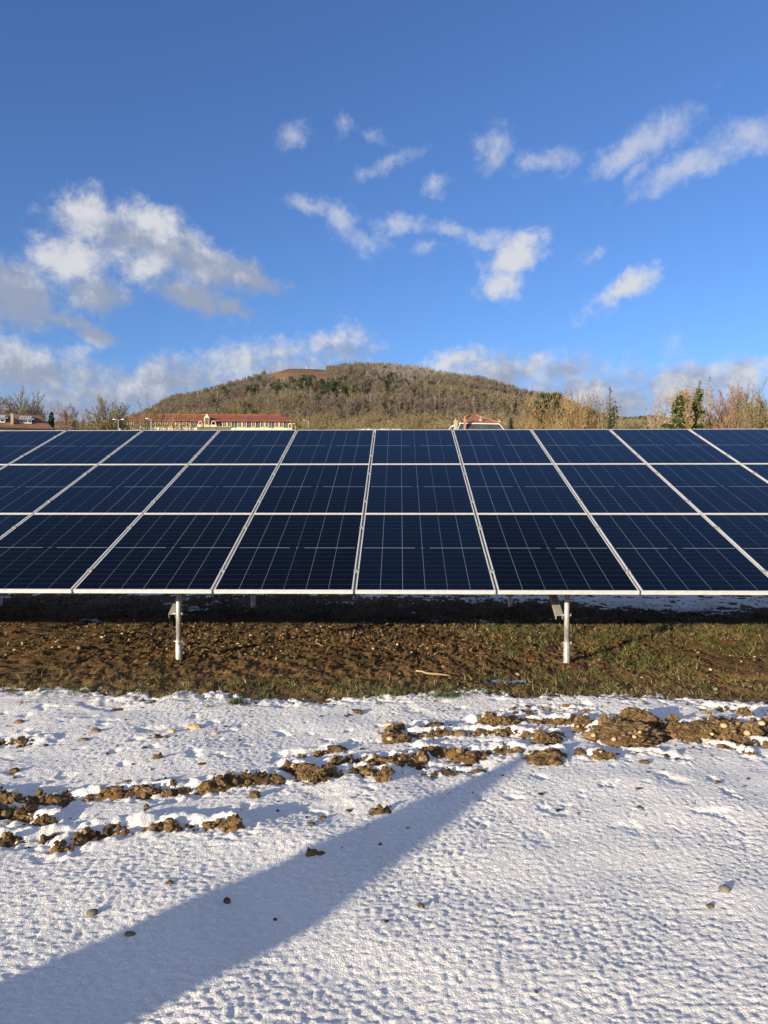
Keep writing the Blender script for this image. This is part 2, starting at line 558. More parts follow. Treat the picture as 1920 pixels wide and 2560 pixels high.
# ------------------------------------------------------------------ ground, snow
RIDGES = [  # points in the photograph (turned into places on the ground), half width and height in metres
    ([(-1000, 2040), (-760, 2022), (-480, 2020), (-260, 2006), (-60, 2003), (0, 2002), (80, 1998), (160, 2000), (250, 1990), (330, 1983), (430, 1984), (500, 1978), (555, 1968), (630, 1955), (690, 1950)], .062, .062),
    ([(-40, 2040), (30, 2035), (90, 2050), (130, 2055)], .080, .055),
    ([(-820, 2150), (-600, 2138), (-330, 2130), (-60, 2115), (0, 2108), (80, 2100), (150, 2090)], .050, .055),
    ([(150, 2125), (190, 2105), (240, 2088), (310, 2078), (400, 2072), (470, 2074), (530, 2072), (590, 2078)], .062, .062),
    ([(-420, 1862), (-220, 1856), (-40, 1850), (40, 1848), (110, 1850)], .070, .040),
    ([(715, 1918), (765, 1932), (815, 1930), (850, 1908), (900, 1908), (960, 1906), (1010, 1902), (1056, 1893)], .068, .068),
    ([(800, 1944), (900, 1925), (960, 1935), (1000, 1915)], .05, .05),
    ([(720, 1884), (790, 1878), (840, 1870)], .045, .035),
    ([(1057, 1872), (1126, 1882), (1180, 1889), (1230, 1878), (1280, 1874), (1340, 1888), (1400, 1890)], .064, .060),
    ([(1064, 1930), (1130, 1924), (1190, 1925)], .04, .03),
    ([(1033, 1836), (1100, 1834), (1130, 1831), (1200, 1829), (1280, 1830), (1330, 1840), (1400, 1845)], .052, .048),
    ([(1190, 1800), (1230, 1792), (1280, 1793), (1340, 1803), (1400, 1806), (1470, 1808)], .075, .060),
    ([(1480, 1830), (1530, 1822), (1590, 1820), (1650, 1826), (1720, 1828), (1800, 1820), (1880, 1818), (2000, 1822), (2160, 1828), (2330, 1822), (2520, 1832), (2760, 1840)], .105, .085),
    ([(1660, 1838), (1720, 1846), (1780, 1858), (1830, 1868)], .05, .045),
    ([(1800, 1845), (1870, 1852), (1960, 1862), (2120, 1868), (2380, 1880)], .06, .05),
    ([(1490, 1897), (1530, 1894)], .05, .04), ([(1560, 1884), (1620, 1885)], .035, .025), ([(1640, 1886), (1700, 1900)], .04, .035),
    ([(1690, 1862), (1740, 1868)], .03, .025), ([(1835, 1868), (1890, 1886)], .05, .04),
    ([(1780, 1772), (1850, 1776), (1900, 1774), (1980, 1776), (2200, 1782), (2420, 1780)], .05, .035),
    ([(1050, 1812), (1110, 1814)], .05, .03), ([(-30, 1762), (60, 1760)], .03, .012),
    ([(1270, 1780), (1330, 1775)], .06, .03), 
    ([(915, 2045), (950, 2036), (970, 2032)], .022, .020), ([(768, 2142), (812, 2140)], .016, .014), ([(905, 2119), (955, 2116)], .016, .012),
    ([(1110, 2261), (1150, 2258), (1175, 2256)], .020, .016), ([(1300, 1768), (1400, 1772), (1480, 1782)], .05, .02),
    ([(300, 1903), (330, 1901)], .022, .02), ([(355, 1904), (405, 1900)], .02, .016), ([(480, 1897), (500, 1896)], .02, .02),
    ([(100, 1932), (140, 1930)], .022, .02), ([(390, 1845), (440, 1842)], .02, .015), ([(400, 1822), (450, 1824), (500, 1828), (545, 1830)], .03, .018),
]
_R = []
for pts, hw, h in RIDGES:
    _R.append((np.array([gpt(*p)[:2] for p in pts]), hw, h if hw >= .03 else max(h, .055)))


def ridge_field(x, y, dy=0.0, wide=1.0, least=0.0):
    out = np.zeros_like(x)
    for P, hw, h in _R:
        if hw < least: continue
        hw2 = hw * wide
        lo = P.min(0) - 2.2 * hw2; hi = P.max(0) + 2.2 * hw2
        sel = (x > lo[0]) & (x < hi[0]) & (y - dy > lo[1]) & (y - dy < hi[1])
        if not sel.any(): continue
        xs, ys = x[sel], y[sel] - dy
        d = np.full(xs.shape, 9.0)
        for a, b in zip(P[:-1], P[1:]):
            ab = b - a
            t = np.clip(((xs - a[0]) * ab[0] + (ys - a[1]) * ab[1]) / (ab @ ab), 0, 1)
            d = np.minimum(d, np.hypot(xs - a[0] - t * ab[0], ys - a[1] - t * ab[1]))
        k = d / hw2 + 0.32 * fbm(xs, ys, 9, 3, 21)
        out[sel] = np.maximum(out[sel], h * np.clip(1 - k * k, 0, 1))
    return out


def swell(x, y):
    near = sstep(y, -2, 1) * (1 - sstep(y, 9, 12))
    return near * (0.020 * fbm(x, y, 0.55, 3, 40) + 0.010 * perlin(x * 1.1 + y * .25, y * 3.4 - x * .5, 44) * (1 - sstep(y, 5.0, 5.6)))


def terrain(x, y):
    x = np.asarray(x, float); y = np.asarray(y, float)
    rise = 6.0 * sstep(y, 35, 190) + 26 * sstep(y, 180, 400)
    return rise + hill(x, y)


SKY = np.array([(150, 1120), (300, 1075), (400, 1032), (430, 1015), (500, 1006), (560, 990), (600, 978), (650, 962), (680, 938), (720, 923), (800, 927), (850, 929),
                (900, 930), (960, 932), (1020, 939), (1060, 946), (1110, 952), (1160, 961), (1210, 971), (1260, 985), (1290, 996), (1330, 1005), (1380, 1012),
                (1450, 1040), (1600, 1080), (1900, 1130)], float)
HY = 780.0


def hill(x, y):
    px = 960 + x / np.clip(y, 380, HY + 300) * F
    yy = np.interp(px, SKY[:, 0], SKY[:, 1])
    H = np.maximum((1259.5 - yy) / F * HY + CAMH - 32, 0)
    H = H * sstep(px, -500, 250) * (1 - sstep(px, 1750, 2500))
    t = np.clip((y - 380) / (HY - 380), 0, 1)
    g = 0.55 * t + 0.45 * np.sin(t * math.pi / 2)
    g = np.where(y > HY, 1 - sstep(y, HY, HY + 520), g)
    bump = 5.0 * perlin(x / 60, y / 60, 61) * sstep(y, 400, 480) * (1 - sstep(y, HY - 90, HY - 20))
    return H * g + bump * np.clip(H / 60, 0, 1)


def soil_h(x, y):
    near = (np.abs(x) < 9) & (y > -1) & (y < 14)
    z = terrain(x, y)
    xs, ys = x[near], y[near]
    if xs.size:
        strip = sstep(ys, 5.0, 5.5)
        r = ridge_field(xs, ys)
        rough = 0.009 * fbm(xs, ys, 7, 3, 5) + 0.0085 * fbm(xs, ys, 30, 3, 9, .65)
        lump = np.abs(fbm(xs, ys, 20, 3, 13, .6))
        fine = np.abs(fbm(xs, ys, 42, 2, 17, .6))
        zz = swell(xs, ys) - 0.026 + rough * (0.5 + 1.5 * strip) + r * (0.52 + 0.42 * lump + 0.30 * fine) * np.clip(.78 + .75 * fbm(xs, ys, 5.5, 3, 19), .1, 1.25)
        # wheel rut along the strip, low bank at its back
        zz += strip * (-0.028 * np.exp(-((ys - 5.75 - .05 * np.sin(xs)) / .16) ** 2) * sstep(xs, -1, 1.5) + 0.02 * np.exp(-((ys - 7.3) / .5) ** 2))
        z[near] += zz
    return z


def snow_edge(x):
    return 5.44 - 0.035 * x + 0.13 * fbm(x, x * 0 + 3.3, .9, 5, 71, .6) + 0.05 * np.sin(x * 1.7)


def snow_h(x, y):
    r = ridge_field(x, y, dy=0.055, wide=0.95, least=.031)
    base = swell(x, y) + 0.56 * r
    # granular crust: rounded grains, finer towards the near edge
    gw = fbm(x, y, 6, 2, 30)
    grain = 0.0054 * fbm(x + .006 * gw, y, 50, 2, 31, .65) + 0.0010 * perlin(x * 15, y * 21, 37)
    soft = 0.007 * fbm(x, y, 2.2, 2, 33)
    rg = sstep(ridge_field(x, y, wide=1.9, least=.031), .0, .02)
    z = base + rg * (0.012 * fbm(x, y, 13, 3, 36, .6) - .004) + grain * (0.8 + 0.3 * fbm(x, y, 1.2, 2, 88)) + soft
    # thinner with distance to the dirt strip: soil starts to show through
    e = y - snow_edge(x) - 0.10 * fbm(x, y, 5.0, 4, 35)
    z = z - 0.07 * sstep(e, -0.42, 0.18) + 0.016 * fbm(x, y, 15, 3, 38, .65) * sstep(e, -.55, -.15)
    thin = sstep(fbm(x, y, 1.5, 4, 90), 0.30, 0.85) * sstep(y, 2.9, 3.7)
    z = z - 0.022 * thin - 0.014 * sstep(fbm(x, y, 7, 3, 93), 0.42, 0.9) * sstep(y, 2.7, 3.4)
    return z


def axis(lo, hi, step_fn):
    v = [lo]
    while v[-1] < hi:
        v.append(v[-1] + step_fn(v[-1]))
    return np.array(v)


def sym_axis(breaks):
    """breaks: list of (limit, step); grows outside"""
    v = [0.0]
    for lim, st in breaks:
        while v[-1] < lim: v.append(v[-1] + st)
    return np.array(v)


def grid_mesh(name, xs, ys, hf, mat, cull=None):
    X, Y = np.meshgrid(xs, ys)
    Z = hf(X.ravel(), Y.ravel())
    nx, ny = len(xs), len(ys)
    i = np.arange(nx - 1)[None, :] + nx * np.arange(ny - 1)[:, None]
    Q = np.stack([i, i + 1, i + nx + 1, i + nx], -1).reshape(-1, 4)
    V = np.stack([X.ravel(), Y.ravel(), Z], 1)
    if cull is not None:
        keepv = cull(X.ravel(), Y.ravel(), Z)
        Q = Q[keepv[Q].any(1)]
        used = np.zeros(len(V), bool); used[Q.ravel()] = True
        re = np.cumsum(used) - 1
        V = V[used]; Q = re[Q]
    return make_mesh(name, V, Q, mat, smooth=True)


half = sym_axis([(2.9, .0135), (6.2, .04), (10, .25)])
far = [half[-1]]
while far[-1] < 4500: far.append(far[-1] * 1.16 + .2)
far = far[1:]
gx = np.concatenate([-np.array(far)[::-1], -half[:0:-1], half, far])
near_y = axis(1.2, 9.6, lambda v: .0120 * v if v < 2.5 else .0040 * v)
back_y = axis(9.7, 14, lambda v: .12)
fy = [14.2]
while fy[-1] < 300: fy.append(fy[-1] * 1.1)
fy += list(np.arange(fy[-1] + 20, 1400, 18.0))
while fy[-1] < 6000: fy.append(fy[-1] * 1.25)
by = -np.array([0.2 * 1.45 ** k for k in range(24)])[::-1] + 1.0
gy = np.concatenate([by, near_y, back_y, fy])


def ground_material():
    """soil near the panels; bare winter grass on the hill"""
    m = M['soil'].copy(); m.name = 'ground'
    T = NT(m.node_tree)
    b = m.node_tree.nodes['Principled BSDF']
    src = b.inputs['Base Color'].links[0].from_socket
    tc = T.n('ShaderNodeTexCoord')
    sp = T.n('ShaderNodeSeparateXYZ'); T.link(tc.outputs['Object'], sp.inputs[0])
    n = T.noise(tc.outputs['Object'], .05, 6, .65); n2 = T.noise(tc.outputs['Object'], .35, 5, .65)
    g = T.mix(T.ramp(n.outputs['Fac'], .4, .62), (0.155, 0.088, 0.046, 1), (0.21, 0.135, 0.068, 1))
    g = T.mix(T.math('MULTIPLY', T.ramp(n2.outputs['Fac'], .5, .7), .6), g, (0.10, 0.085, 0.05, 1))
    c = T.mix(T.ramp(sp.outputs[1], 14, 30), src, g)
    T.link(c, b.inputs['Base Color'])
    return m


M['ground'] = ground_material()
link('ground', grid_mesh('ground', gx, gy, soil_h, M['ground']), kind='structure')

sx = sym_axis([(1.7, .0085), (2.6, .012), (4.6, .024), (12, .16)])
sx = np.concatenate([-sx[:0:-1], sx])
sy = np.concatenate([np.arange(-7, 1.25, .12), axis(1.3, 5.75, lambda v: .0030 * v)])
tag(link('snow', grid_mesh('snow', sx, sy, snow_h, M['snow'], cull=lambda x, y, z: z > soil_h(x, y) - .012)), kind='structure')


def back_snow_h(x, y):
    z = 0.012 * fbm(x, y, 1.6, 4, 120) + .004 * fbm(x, y, 14, 3, 121)
    edge = 10.45 - 0.30 * np.clip(x, -1.5, 4) + .3 * fbm(x, y, .8, 3, 122)
    return z + .03 * sstep(y - edge, -.3, .9) - .040 - .03 * sstep(fbm(x, y * 1.6, 3.0, 4, 123), -.1, .5)


bx = np.arange(-9, 9, .035); byy = np.arange(8.6, 13.9, .035)
tag(link('snow_patch', grid_mesh('snow_patch', bx, byy, back_snow_h, M['snow'], cull=lambda x, y, z: z > soil_h(x, y) - .012)), kind='structure')
gz = lambda x, y: float(soil_h(np.array([float(x)]), np.array([float(y)]))[0])
sz = lambda x, y: max(gz(x, y), float(snow_h(np.array([float(x)]), np.array([float(y)]))[0]) if y < 5.7 else -9)

# ------------------------------------------------------------------ solar table
TILT = 0.3532; YAW = 0.0212
PW, PL, GAP = 1.134, 1.722, 0.020
PITCHX = PW + GAP
NC0, NC1 = -12, 7                       # seam numbers left and right
org = np.array((-0.2425, 5.8426, CAMH - 0.7018))
arr = thing('solar_array', 'long tilted table of dark blue solar panels on galvanised posts over the dirt strip', 'solar array',
            tuple(org[:2]) + (0,), -YAW)
ct, st_ = math.cos(TILT), math.sin(TILT)
Z0 = org[2]
TH = 0.033                              # frame depth


def slope(x, s, n=0.0):
    """array-local point: x along the table, s up the slope, n along the panel normal"""
    return (x, s * ct - n * st_, Z0 + s * st_ + n * ct)


def rand_tints():
    dark = {(-1, 0), (-2, 0), (1, 0), (-3, 0), (-1, 1)}
    return dark


dark = rand_tints()
# laminate: glass sheet 2 mm below the top of its frame
g = MB(); g.box(0.011, PW - 0.011, 0.011, PL - 0.011, -0.009, -0.0035)
cell_me = g.mesh('solar_panel', M['cells'])
fm = MB()
fm.box(0, PW, 0, 0.012, -TH, 0); fm.box(0, PW, PL - 0.012, PL, -TH, 0)
fm.box(0, 0.0108, 0.012, PL - 0.012, -TH, -0.0006); fm.box(PW - 0.0108, PW, 0.012, PL - 0.012, -TH, -0.0006)
fm.box(0.012, PW - 0.012, 0.012, 0.034, -TH, -TH + .002); fm.box(0.012, PW - 0.012, PL - .034, PL - .012, -TH, -TH + .002)
# two shallow grooves along the front face of the frame
fm.box(0.001, PW - 0.001, -0.0016, 0.0, -TH + 0.003, -TH + 0.010); fm.box(0.001, PW - 0.001, -0.0016, 0.0, -0.009, -0.002)
frame_me = fm.mesh('panel_frame', M['alu'])
bk = MB(); bk.box(0.013, PW - 0.013, 0.013, PL - 0.013, -0.0135, -0.0102)
M['backsheet'] = noisy('backsheet', (.50, .50, .49), (.56, .56, .55), 5, .6)
back_me = bk.mesh('back_sheet', M['backsheet'])
Rt = Matrix.Rotation(TILT, 4, 'X')
for c in range(NC0, NC1):
    for r in range(3):
        p = link('solar_panel', cell_me, arr)
        p.location = slope(c * PITCHX + GAP / 2, r * (PL + GAP))
        p.rotation_euler = (TILT, 0, 0)
        t = rng.uniform(.8, 1.25)
        if (c, r) in dark:
            p.color = (t * .9, t * .62, t * .50, .68)
        else:
            p.color = (t * .95, t * 1.05, t * 1.1, rng.uniform(.9, 1.1))
        f_ = link('panel_frame', frame_me, p)
        b_ = link('back_sheet', back_me, p)

# clamps between neighbouring columns, two to each row
cm = MB()
cm.box(-.024, .024, -.022, .022, .0012, .0042); cm.box(-.009, .009, -.022, .022, -.032, .0012); cm.tube([(0, 0, .0042), (0, 0, .011)], .0065, 6)
clamp_me = cm.mesh('clamp', M['galv_dull'])
for c in range(NC0 + 1, NC1):
    for r in range(3):
        for fpos in (.215, .785):
            k = link('clamp', clamp_me, arr, slope(c * PITCHX, r * (PL + GAP) + fpos * PL))
            k.rotation_euler = (TILT, 0, 0)
LEN = 3 * PL + 2 * GAP
rl = MB()
rl.box(-.021, .021, .15, LEN - .03, -TH - .036, -TH - .0015)
rail_me = rl.mesh('rail', M['galv_dull'])
for c in range(NC0, NC1 + 1):
    k = link('rail', rail_me, arr, slope(c * PITCHX, 0)); k.rotation_euler = (TILT, 0, 0)
x0, x1 = NC0 * PITCHX - .05, NC1 * PITCHX + .05
for s in (0.62, 1.9, 3.3, 4.55):
    pm = MB()
    hh = -TH - .038
    for (n0, n1, a0, a1) in ((hh - .09, hh, -.002, .002), (hh - .004, hh, .002, .05), (hh - .09, hh - .086, .002, .05)):
        V = [slope(x, s + a, n) for x in (x0, x1) for a in (a0, a1) for n in (n0, n1)]
        pm.add(V, [(0, 1, 3, 2), (4, 6, 7, 5), (0, 4, 5, 1), (2, 3, 7, 6), (0, 2, 6, 4), (1, 5, 7, 3)])
    pm.build('purlin', M['galv'], arr)


def local_xy(wx, wy):
    dx, dy = wx - org[0], wy - org[1]
    c, s = math.cos(YAW), math.sin(YAW)
    return dx * c - dy * s, dx * s + dy * c


fxl, fyl = local_xy(*gpt(447.5, 1645)[:2])
fxr, _ = local_xy(*gpt(1415.4, 1649)[:2])
span = 3 * PITCHX
mid = (fxl + fxr) / 2
postx = [mid - span * 3.5, mid - span * 2.5, mid - span * 1.5, mid - span * .5, mid + span * .5, mid + span * 1.5]
FY = fyl + .02; RY = FY + 3.28
for i, xp in enumerate(postx):
    for yy in (FY, RY):
        s_here = yy / ct
        top = Z0 + s_here * st_ - .16
        # ground level where the post stands
        wx = org[0] + xp * math.cos(YAW) + yy * math.sin(YAW); wy = org[1] - xp * math.sin(YAW) + yy * math.cos(YAW)
        g0 = gz(wx, wy)
        pb = MB(); pb.tube([(xp, yy, g0 + .1), (xp, yy, top)], .0235, 20)
        post = pb.build('post', M['galv'], arr, True)
        sb = MB(); sb.tube([(xp, yy, g0 - .25), (xp, yy, g0 + .185), (xp, yy, g0 + .19)], [.030, .030, .0245], 20)
        sb.build('ground_sleeve', M['galv'], post, True)
        cb = MB()
        cb.tube([(xp - .044, yy - .005, g0 + .178), (xp + .050, yy - .005, g0 + .176)], .0065, 8)
        cb.tube([(xp + .030, yy - .012, g0 + .178), (xp + .040, yy - .012, g0 + .178)], .013, 6)
        cb.tube([(xp, yy - .024, g0 + .165), (xp, yy - .038, g0 + .165)], .0095, 6)
        cb.build('bolt', M['galv'], post)
        if yy == FY:
            # folded sheet brace that leaves the post on its left side and climbs backwards under the table
            br = MB()
            b0 = np.array((xp - .045, yy + .005, g0 + .40)); b1 = np.array((xp - .045, yy + 1.55, Z0 + (yy + 1.55) / ct * st_ - .22))
            d = (b1 - b0) / np.linalg.norm(b1 - b0); nrm = np.cross((1, 0, 0), d)
            for (xa, xb, na, nb) in ((-.048, .014, .020, .0235), (-.048, -.0445, -.024, .020), (.0105, .014, -.024, .020)):
                V = [b0 + d * e * np.linalg.norm(b1 - b0) + np.array((xx, 0, 0)) + nrm * nn for e in (0, 1) for xx in (xa, xb) for nn in (na, nb)]
                br.add(V, [(0, 1, 3, 2), (4, 6, 7, 5), (0, 4, 5, 1), (2, 3, 7, 6), (0, 2, 6, 4), (1, 5, 7, 3)])
            br.build('brace', M['galv_dull'], arr)
            bb = MB(); bb.tube([(xp - .055, yy, g0 + .425), (xp + .040, yy, g0 + .425)], .008, 8)
            bb.tube([(xp + .026, yy, g0 + .425), (xp + .036, yy, g0 + .425)], .014, 6)
            bb.build('bolt', M['galv'], post)
    # rafter on the pair of posts
    rb = MB()
    for s0, s1 in ((.72, LEN - .45),):
        V = [slope(xp + dx, s, n) for s in (s0, s1) for dx in (-.03, .03) for n in (-TH - .25, -TH - .146)]
        rb.add(V, [(0, 2, 3, 1), (4, 5, 7, 6), (0, 1, 5, 4), (2, 6, 7, 3), (0, 4, 6, 2), (1, 3, 7, 5)])
    rb.build('rafter', M['galv'], arr)
# module cables hanging under the table
def hang(pa, pb, sag, rad=.006, n=16):
    pa, pb = np.array(pa), np.array(pb)
    t = np.linspace(0, 1, n)[:, None]
    P = pa + (pb - pa) * t; P[:, 2] -= (4 * sag * t * (1 - t))[:, 0]
    return P
for (xa, xb, yy, sag) in ((1.62, 1.90, 1.3, .36), (-2.9, -2.55, 1.1, .32), (-4.3, -3.7, 2.2, .2), (0.6, 1.3, 2.4, .22), (3.0, 3.9, 1.9, .2)):
    za = Z0 + yy / ct * st_ - .05
    cbm = MB(); cbm.tube(hang((xa, yy, za), (xb, yy + .03, za), sag), .007, 6)
    cbm.build('cable', M['cable'], arr, True)
jb = MB(); jb.box(-.05, .05, -.035, .035, -.022, 0)
jm = jb.mesh('junction_box', M['dark_steel'])
for p in [o for o in arr.children if o.name.split('.')[0] == 'solar_panel']:
    j = link('junction_box', jm, p, (PW / 2, PL / 2, -.0138))


# ------------------------------------------------------------------ stones, clods, litter
def ico(sub):
    import bmesh
    bm = bmesh.new(); bmesh.ops.create_icosphere(bm, subdivisions=sub, radius=1)
    V = np.array([v.co[:] for v in bm.verts]); Fc = np.array([[v.index for v in f.verts] for f in bm.faces])
    bm.free()
    return V, Fc


ICO1, ICO2, ICO3, ICO4, ICO5 = ico(1), ico(2), ico(3), ico(4), ico(5)


def noise3(V, scale, seed):
    r = np.random.default_rng(seed)
    out = np.zeros(len(V))
    for o in range(4):
        k = scale * 2 ** o
        A = r.normal(size=(5, 3)) * k; ph = r.uniform(0, 6.28, 5)
        out += (np.sin(V @ A.T + ph).mean(1)) * (0.55 ** o)
    return out


def lump(base, seed, rough, scale=1.6):
    V, Fc = base
    if rough <= .22:
        return V * (1 + rough * noise3(V, scale, seed))[:, None], Fc
    # crumbly soil: a lumpy body built of smaller aggregates
    o = Vector(np.random.default_rng(seed).uniform(-50, 50, 3))
    k = rough / .55
    r = np.empty(len(V))
    for i, v in enumerate(V):
        w = Vector(v) * scale * .55 + o
        d = mnoise.voronoi(Vector(v) * scale * 1.55 + o)[0]
        r[i] = 1 + k * (.42 * mnoise.fractal(w, 1.0, 2.1, 4) + .34 * (d[1] - d[0]) - .10 + .10 * mnoise.noise(Vector(v) * 9 + o))
    return V * r[:, None], Fc


def place_lump(name, label, cat, px, py, wpx, hpx, mat, seed, rough=.35, sub=ICO3, group=None, sink=.40, tilt=0.0, depth=None, scale=1.6):
    p = gpt(px, py + hpx * .35)
    m_per = math.hypot(p[1], CAMH) / F
    w = wpx * m_per / 2 * .92
    h = hpx * m_per / 2 * 1.12
    V, Fc = lump(sub, seed, rough, scale)
    V = V * np.array((w, depth or w * .75, h))
    mat = 'clod_dark' if mat == 'clod' else mat
    me = make_mesh(name, V, Fc, M[mat], smooth=sub is not ICO3 or rough < .2)
    o = link(name, me)
    o.location = (p[0], p[1], sz(p[0], p[1]) + h * (1 - 2 * sink))
    o.rotation_euler = (0, tilt, random.uniform(-.3, .3))
    tag(o, label, cat, group)
    return o


def pile(name, label, cat, blobs, seed, yellow=()):
    """a heap of clumps pressed together: one mesh of several rough lumps, with its stones as children"""
    Vs, Fs, n = [], [], 0
    c0 = gpt(*blobs[0][:2]); z0 = sz(c0[0], c0[1])
    for i, (px, py, w, h) in enumerate(blobs):
        p = gpt(px, py + h * .45); mp = math.hypot(p[1], CAMH) / F
        V, Fc = lump(ICO5 if w > 60 else ICO4, seed + i, .55, 2.4)
        V = V * np.array((w * mp / 2, w * mp * .36, h * mp * .50)) + np.array((p[0], p[1], sz(p[0], p[1]) + h * mp * .13))
        Vs.append(V - np.array((c0[0], c0[1], z0))); Fs.append(Fc + n); n += len(V)
    o = link(name, make_mesh(name, np.concatenate(Vs), np.concatenate(Fs), M['clod']))
    o.location = (c0[0], c0[1], z0)
    tag(o, label, cat)
    V0 = np.concatenate(Vs)
    for j, (px, py, w, h, mt) in enumerate(yellow):
        # stone sitting on the near face: march the sight line onto the heap
        p = gpt(px, py, z0); d = p - np.array((0, 0, CAMH)); d /= np.linalg.norm(d)
        best = None
        cam_o = np.array((0, 0, CAMH)) - np.array((c0[0], c0[1], z0))
        rel = V0 - cam_o
        t = rel @ d; off = np.linalg.norm(rel - t[:, None] * d, axis=1)
        near_ = off < .018
        tt = t[near_].min() if near_.any() else np.linalg.norm(p - np.array((0, 0, CAMH)))
        q = cam_o + d * tt
        mp = tt / F
        V, Fc = lump(ICO2, seed + 50 + j, .18)
        s_ = link('stone', make_mesh('stone', V * np.array((w * mp / 2, w * mp * .4, h * mp / 2)), Fc, M[mt], True), o)
        s_.location = tuple(q)
    return o


pile('soil_clod', 'tall knobbly soil clod alone on the snow with a pale yellow stone at its foot', 'soil clod',
     [(990, 1836, 62, 26), (985, 1820, 40, 30), (1000, 1812, 24, 26), (975, 1828, 36, 30), (1012, 1838, 36, 18)], 100, [(975, 1846, 18, 11, 'stone_yellow'), (982, 1815, 8, 7, 'stone_tan')])
pile('soil_heap', 'largest heap of brown soil, pointed, rising from the ridge on the right', 'soil heap',
     [(1570, 1825, 140, 60), (1590, 1800, 80, 46), (1545, 1815, 80, 50), (1615, 1815, 70, 50), (1520, 1828, 60, 40), (1510, 1812, 24, 34), (1490, 1835, 50, 26), (1600, 1845, 90, 24)], 120,
     [(1586, 1842, 10, 8, 'stone_yellow'), (1535, 1848, 12, 10, 'stone_yellow'), (1560, 1838, 8, 6, 'stone_tan'), (1600, 1830, 8, 6, 'stone_yellow'), (1484, 1838, 12, 9, 'stone_yellow')])
pile('soil_heap', 'broad low soil heap above the round brown cobble', 'soil heap',
     [(1235, 1795, 70, 38), (1215, 1800, 50, 28), (1262, 1795, 60, 30), (1222, 1785, 20, 16), (1280, 1790, 40, 26)], 140, [(1208, 1790, 9, 7, 'stone_yellow'), (1228, 1800, 7, 5, 'stone_tan')])
pile('soil_heap', 'stony soil bank with yellow pebbles at the right edge of the field', 'soil heap',
     [(1800, 1820, 90, 44), (1850, 1815, 90, 50), (1862, 1790, 36, 32), (1900, 1815, 80, 40), (1740, 1825, 90, 40), (1690, 1820, 60, 44), (1680, 1806, 30, 24)], 160,
     [(1810, 1814, 18, 12, 'stone_yellow'), (1868, 1832, 16, 12, 'stone_yellow'), (1905, 1808, 16, 11, 'stone_yellow'), (1845, 1808, 11, 9, 'stone_tan'), (1835, 1828, 12, 8, 'stone_tan'), (1780, 1835, 10, 7, 'stone_yellow')])
pile('soil_clod', 'rough brown clod on the ridge left of the largest soil heap', 'soil clod', [(1366, 1843, 70, 36), (1352, 1832, 34, 26), (1385, 1845, 40, 26)], 180, [(1345, 1838, 7, 5, 'stone_tan')])
pile('soil_clod', 'square topped clod with ochre stones beside the largest heap', 'soil clod', [(1455, 1812, 38, 30), (1448, 1820, 30, 22)], 190, [(1445, 1816, 8, 6, 'stone_yellow')])
pile('soil_clod', 'dark clod at the near end of the middle soil ridge', 'soil clod', [(958, 1940, 34, 36), (965, 1925, 30, 26)], 195)
pile('soil_clod', 'wide dark lump at the foot of the middle soil ridge', 'soil clod', [(790, 1932, 62, 36), (772, 1935, 36, 24)], 200)
pile('soil_clod', 'dome of soil with pale flecks at the lower end of the right ridge', 'soil clod', [(1360, 1893, 84, 34), (1380, 1890, 50, 26)], 205, [(1322, 1884, 9, 6, 'stone_yellow')])
pile('soil_clod', 'pair of joined clods lying on snow right of the long shadow tip', 'soil clod', [(1500, 1890, 40, 24), (1520, 1892, 34, 22)], 210, [(1502, 1879, 8, 5, 'stone_yellow')])
pile('soil_clod', 'small dark clod sitting on top of the left soil ridge', 'soil clod', [(318, 1953, 24, 20), (326, 1956, 18, 14)], 215)
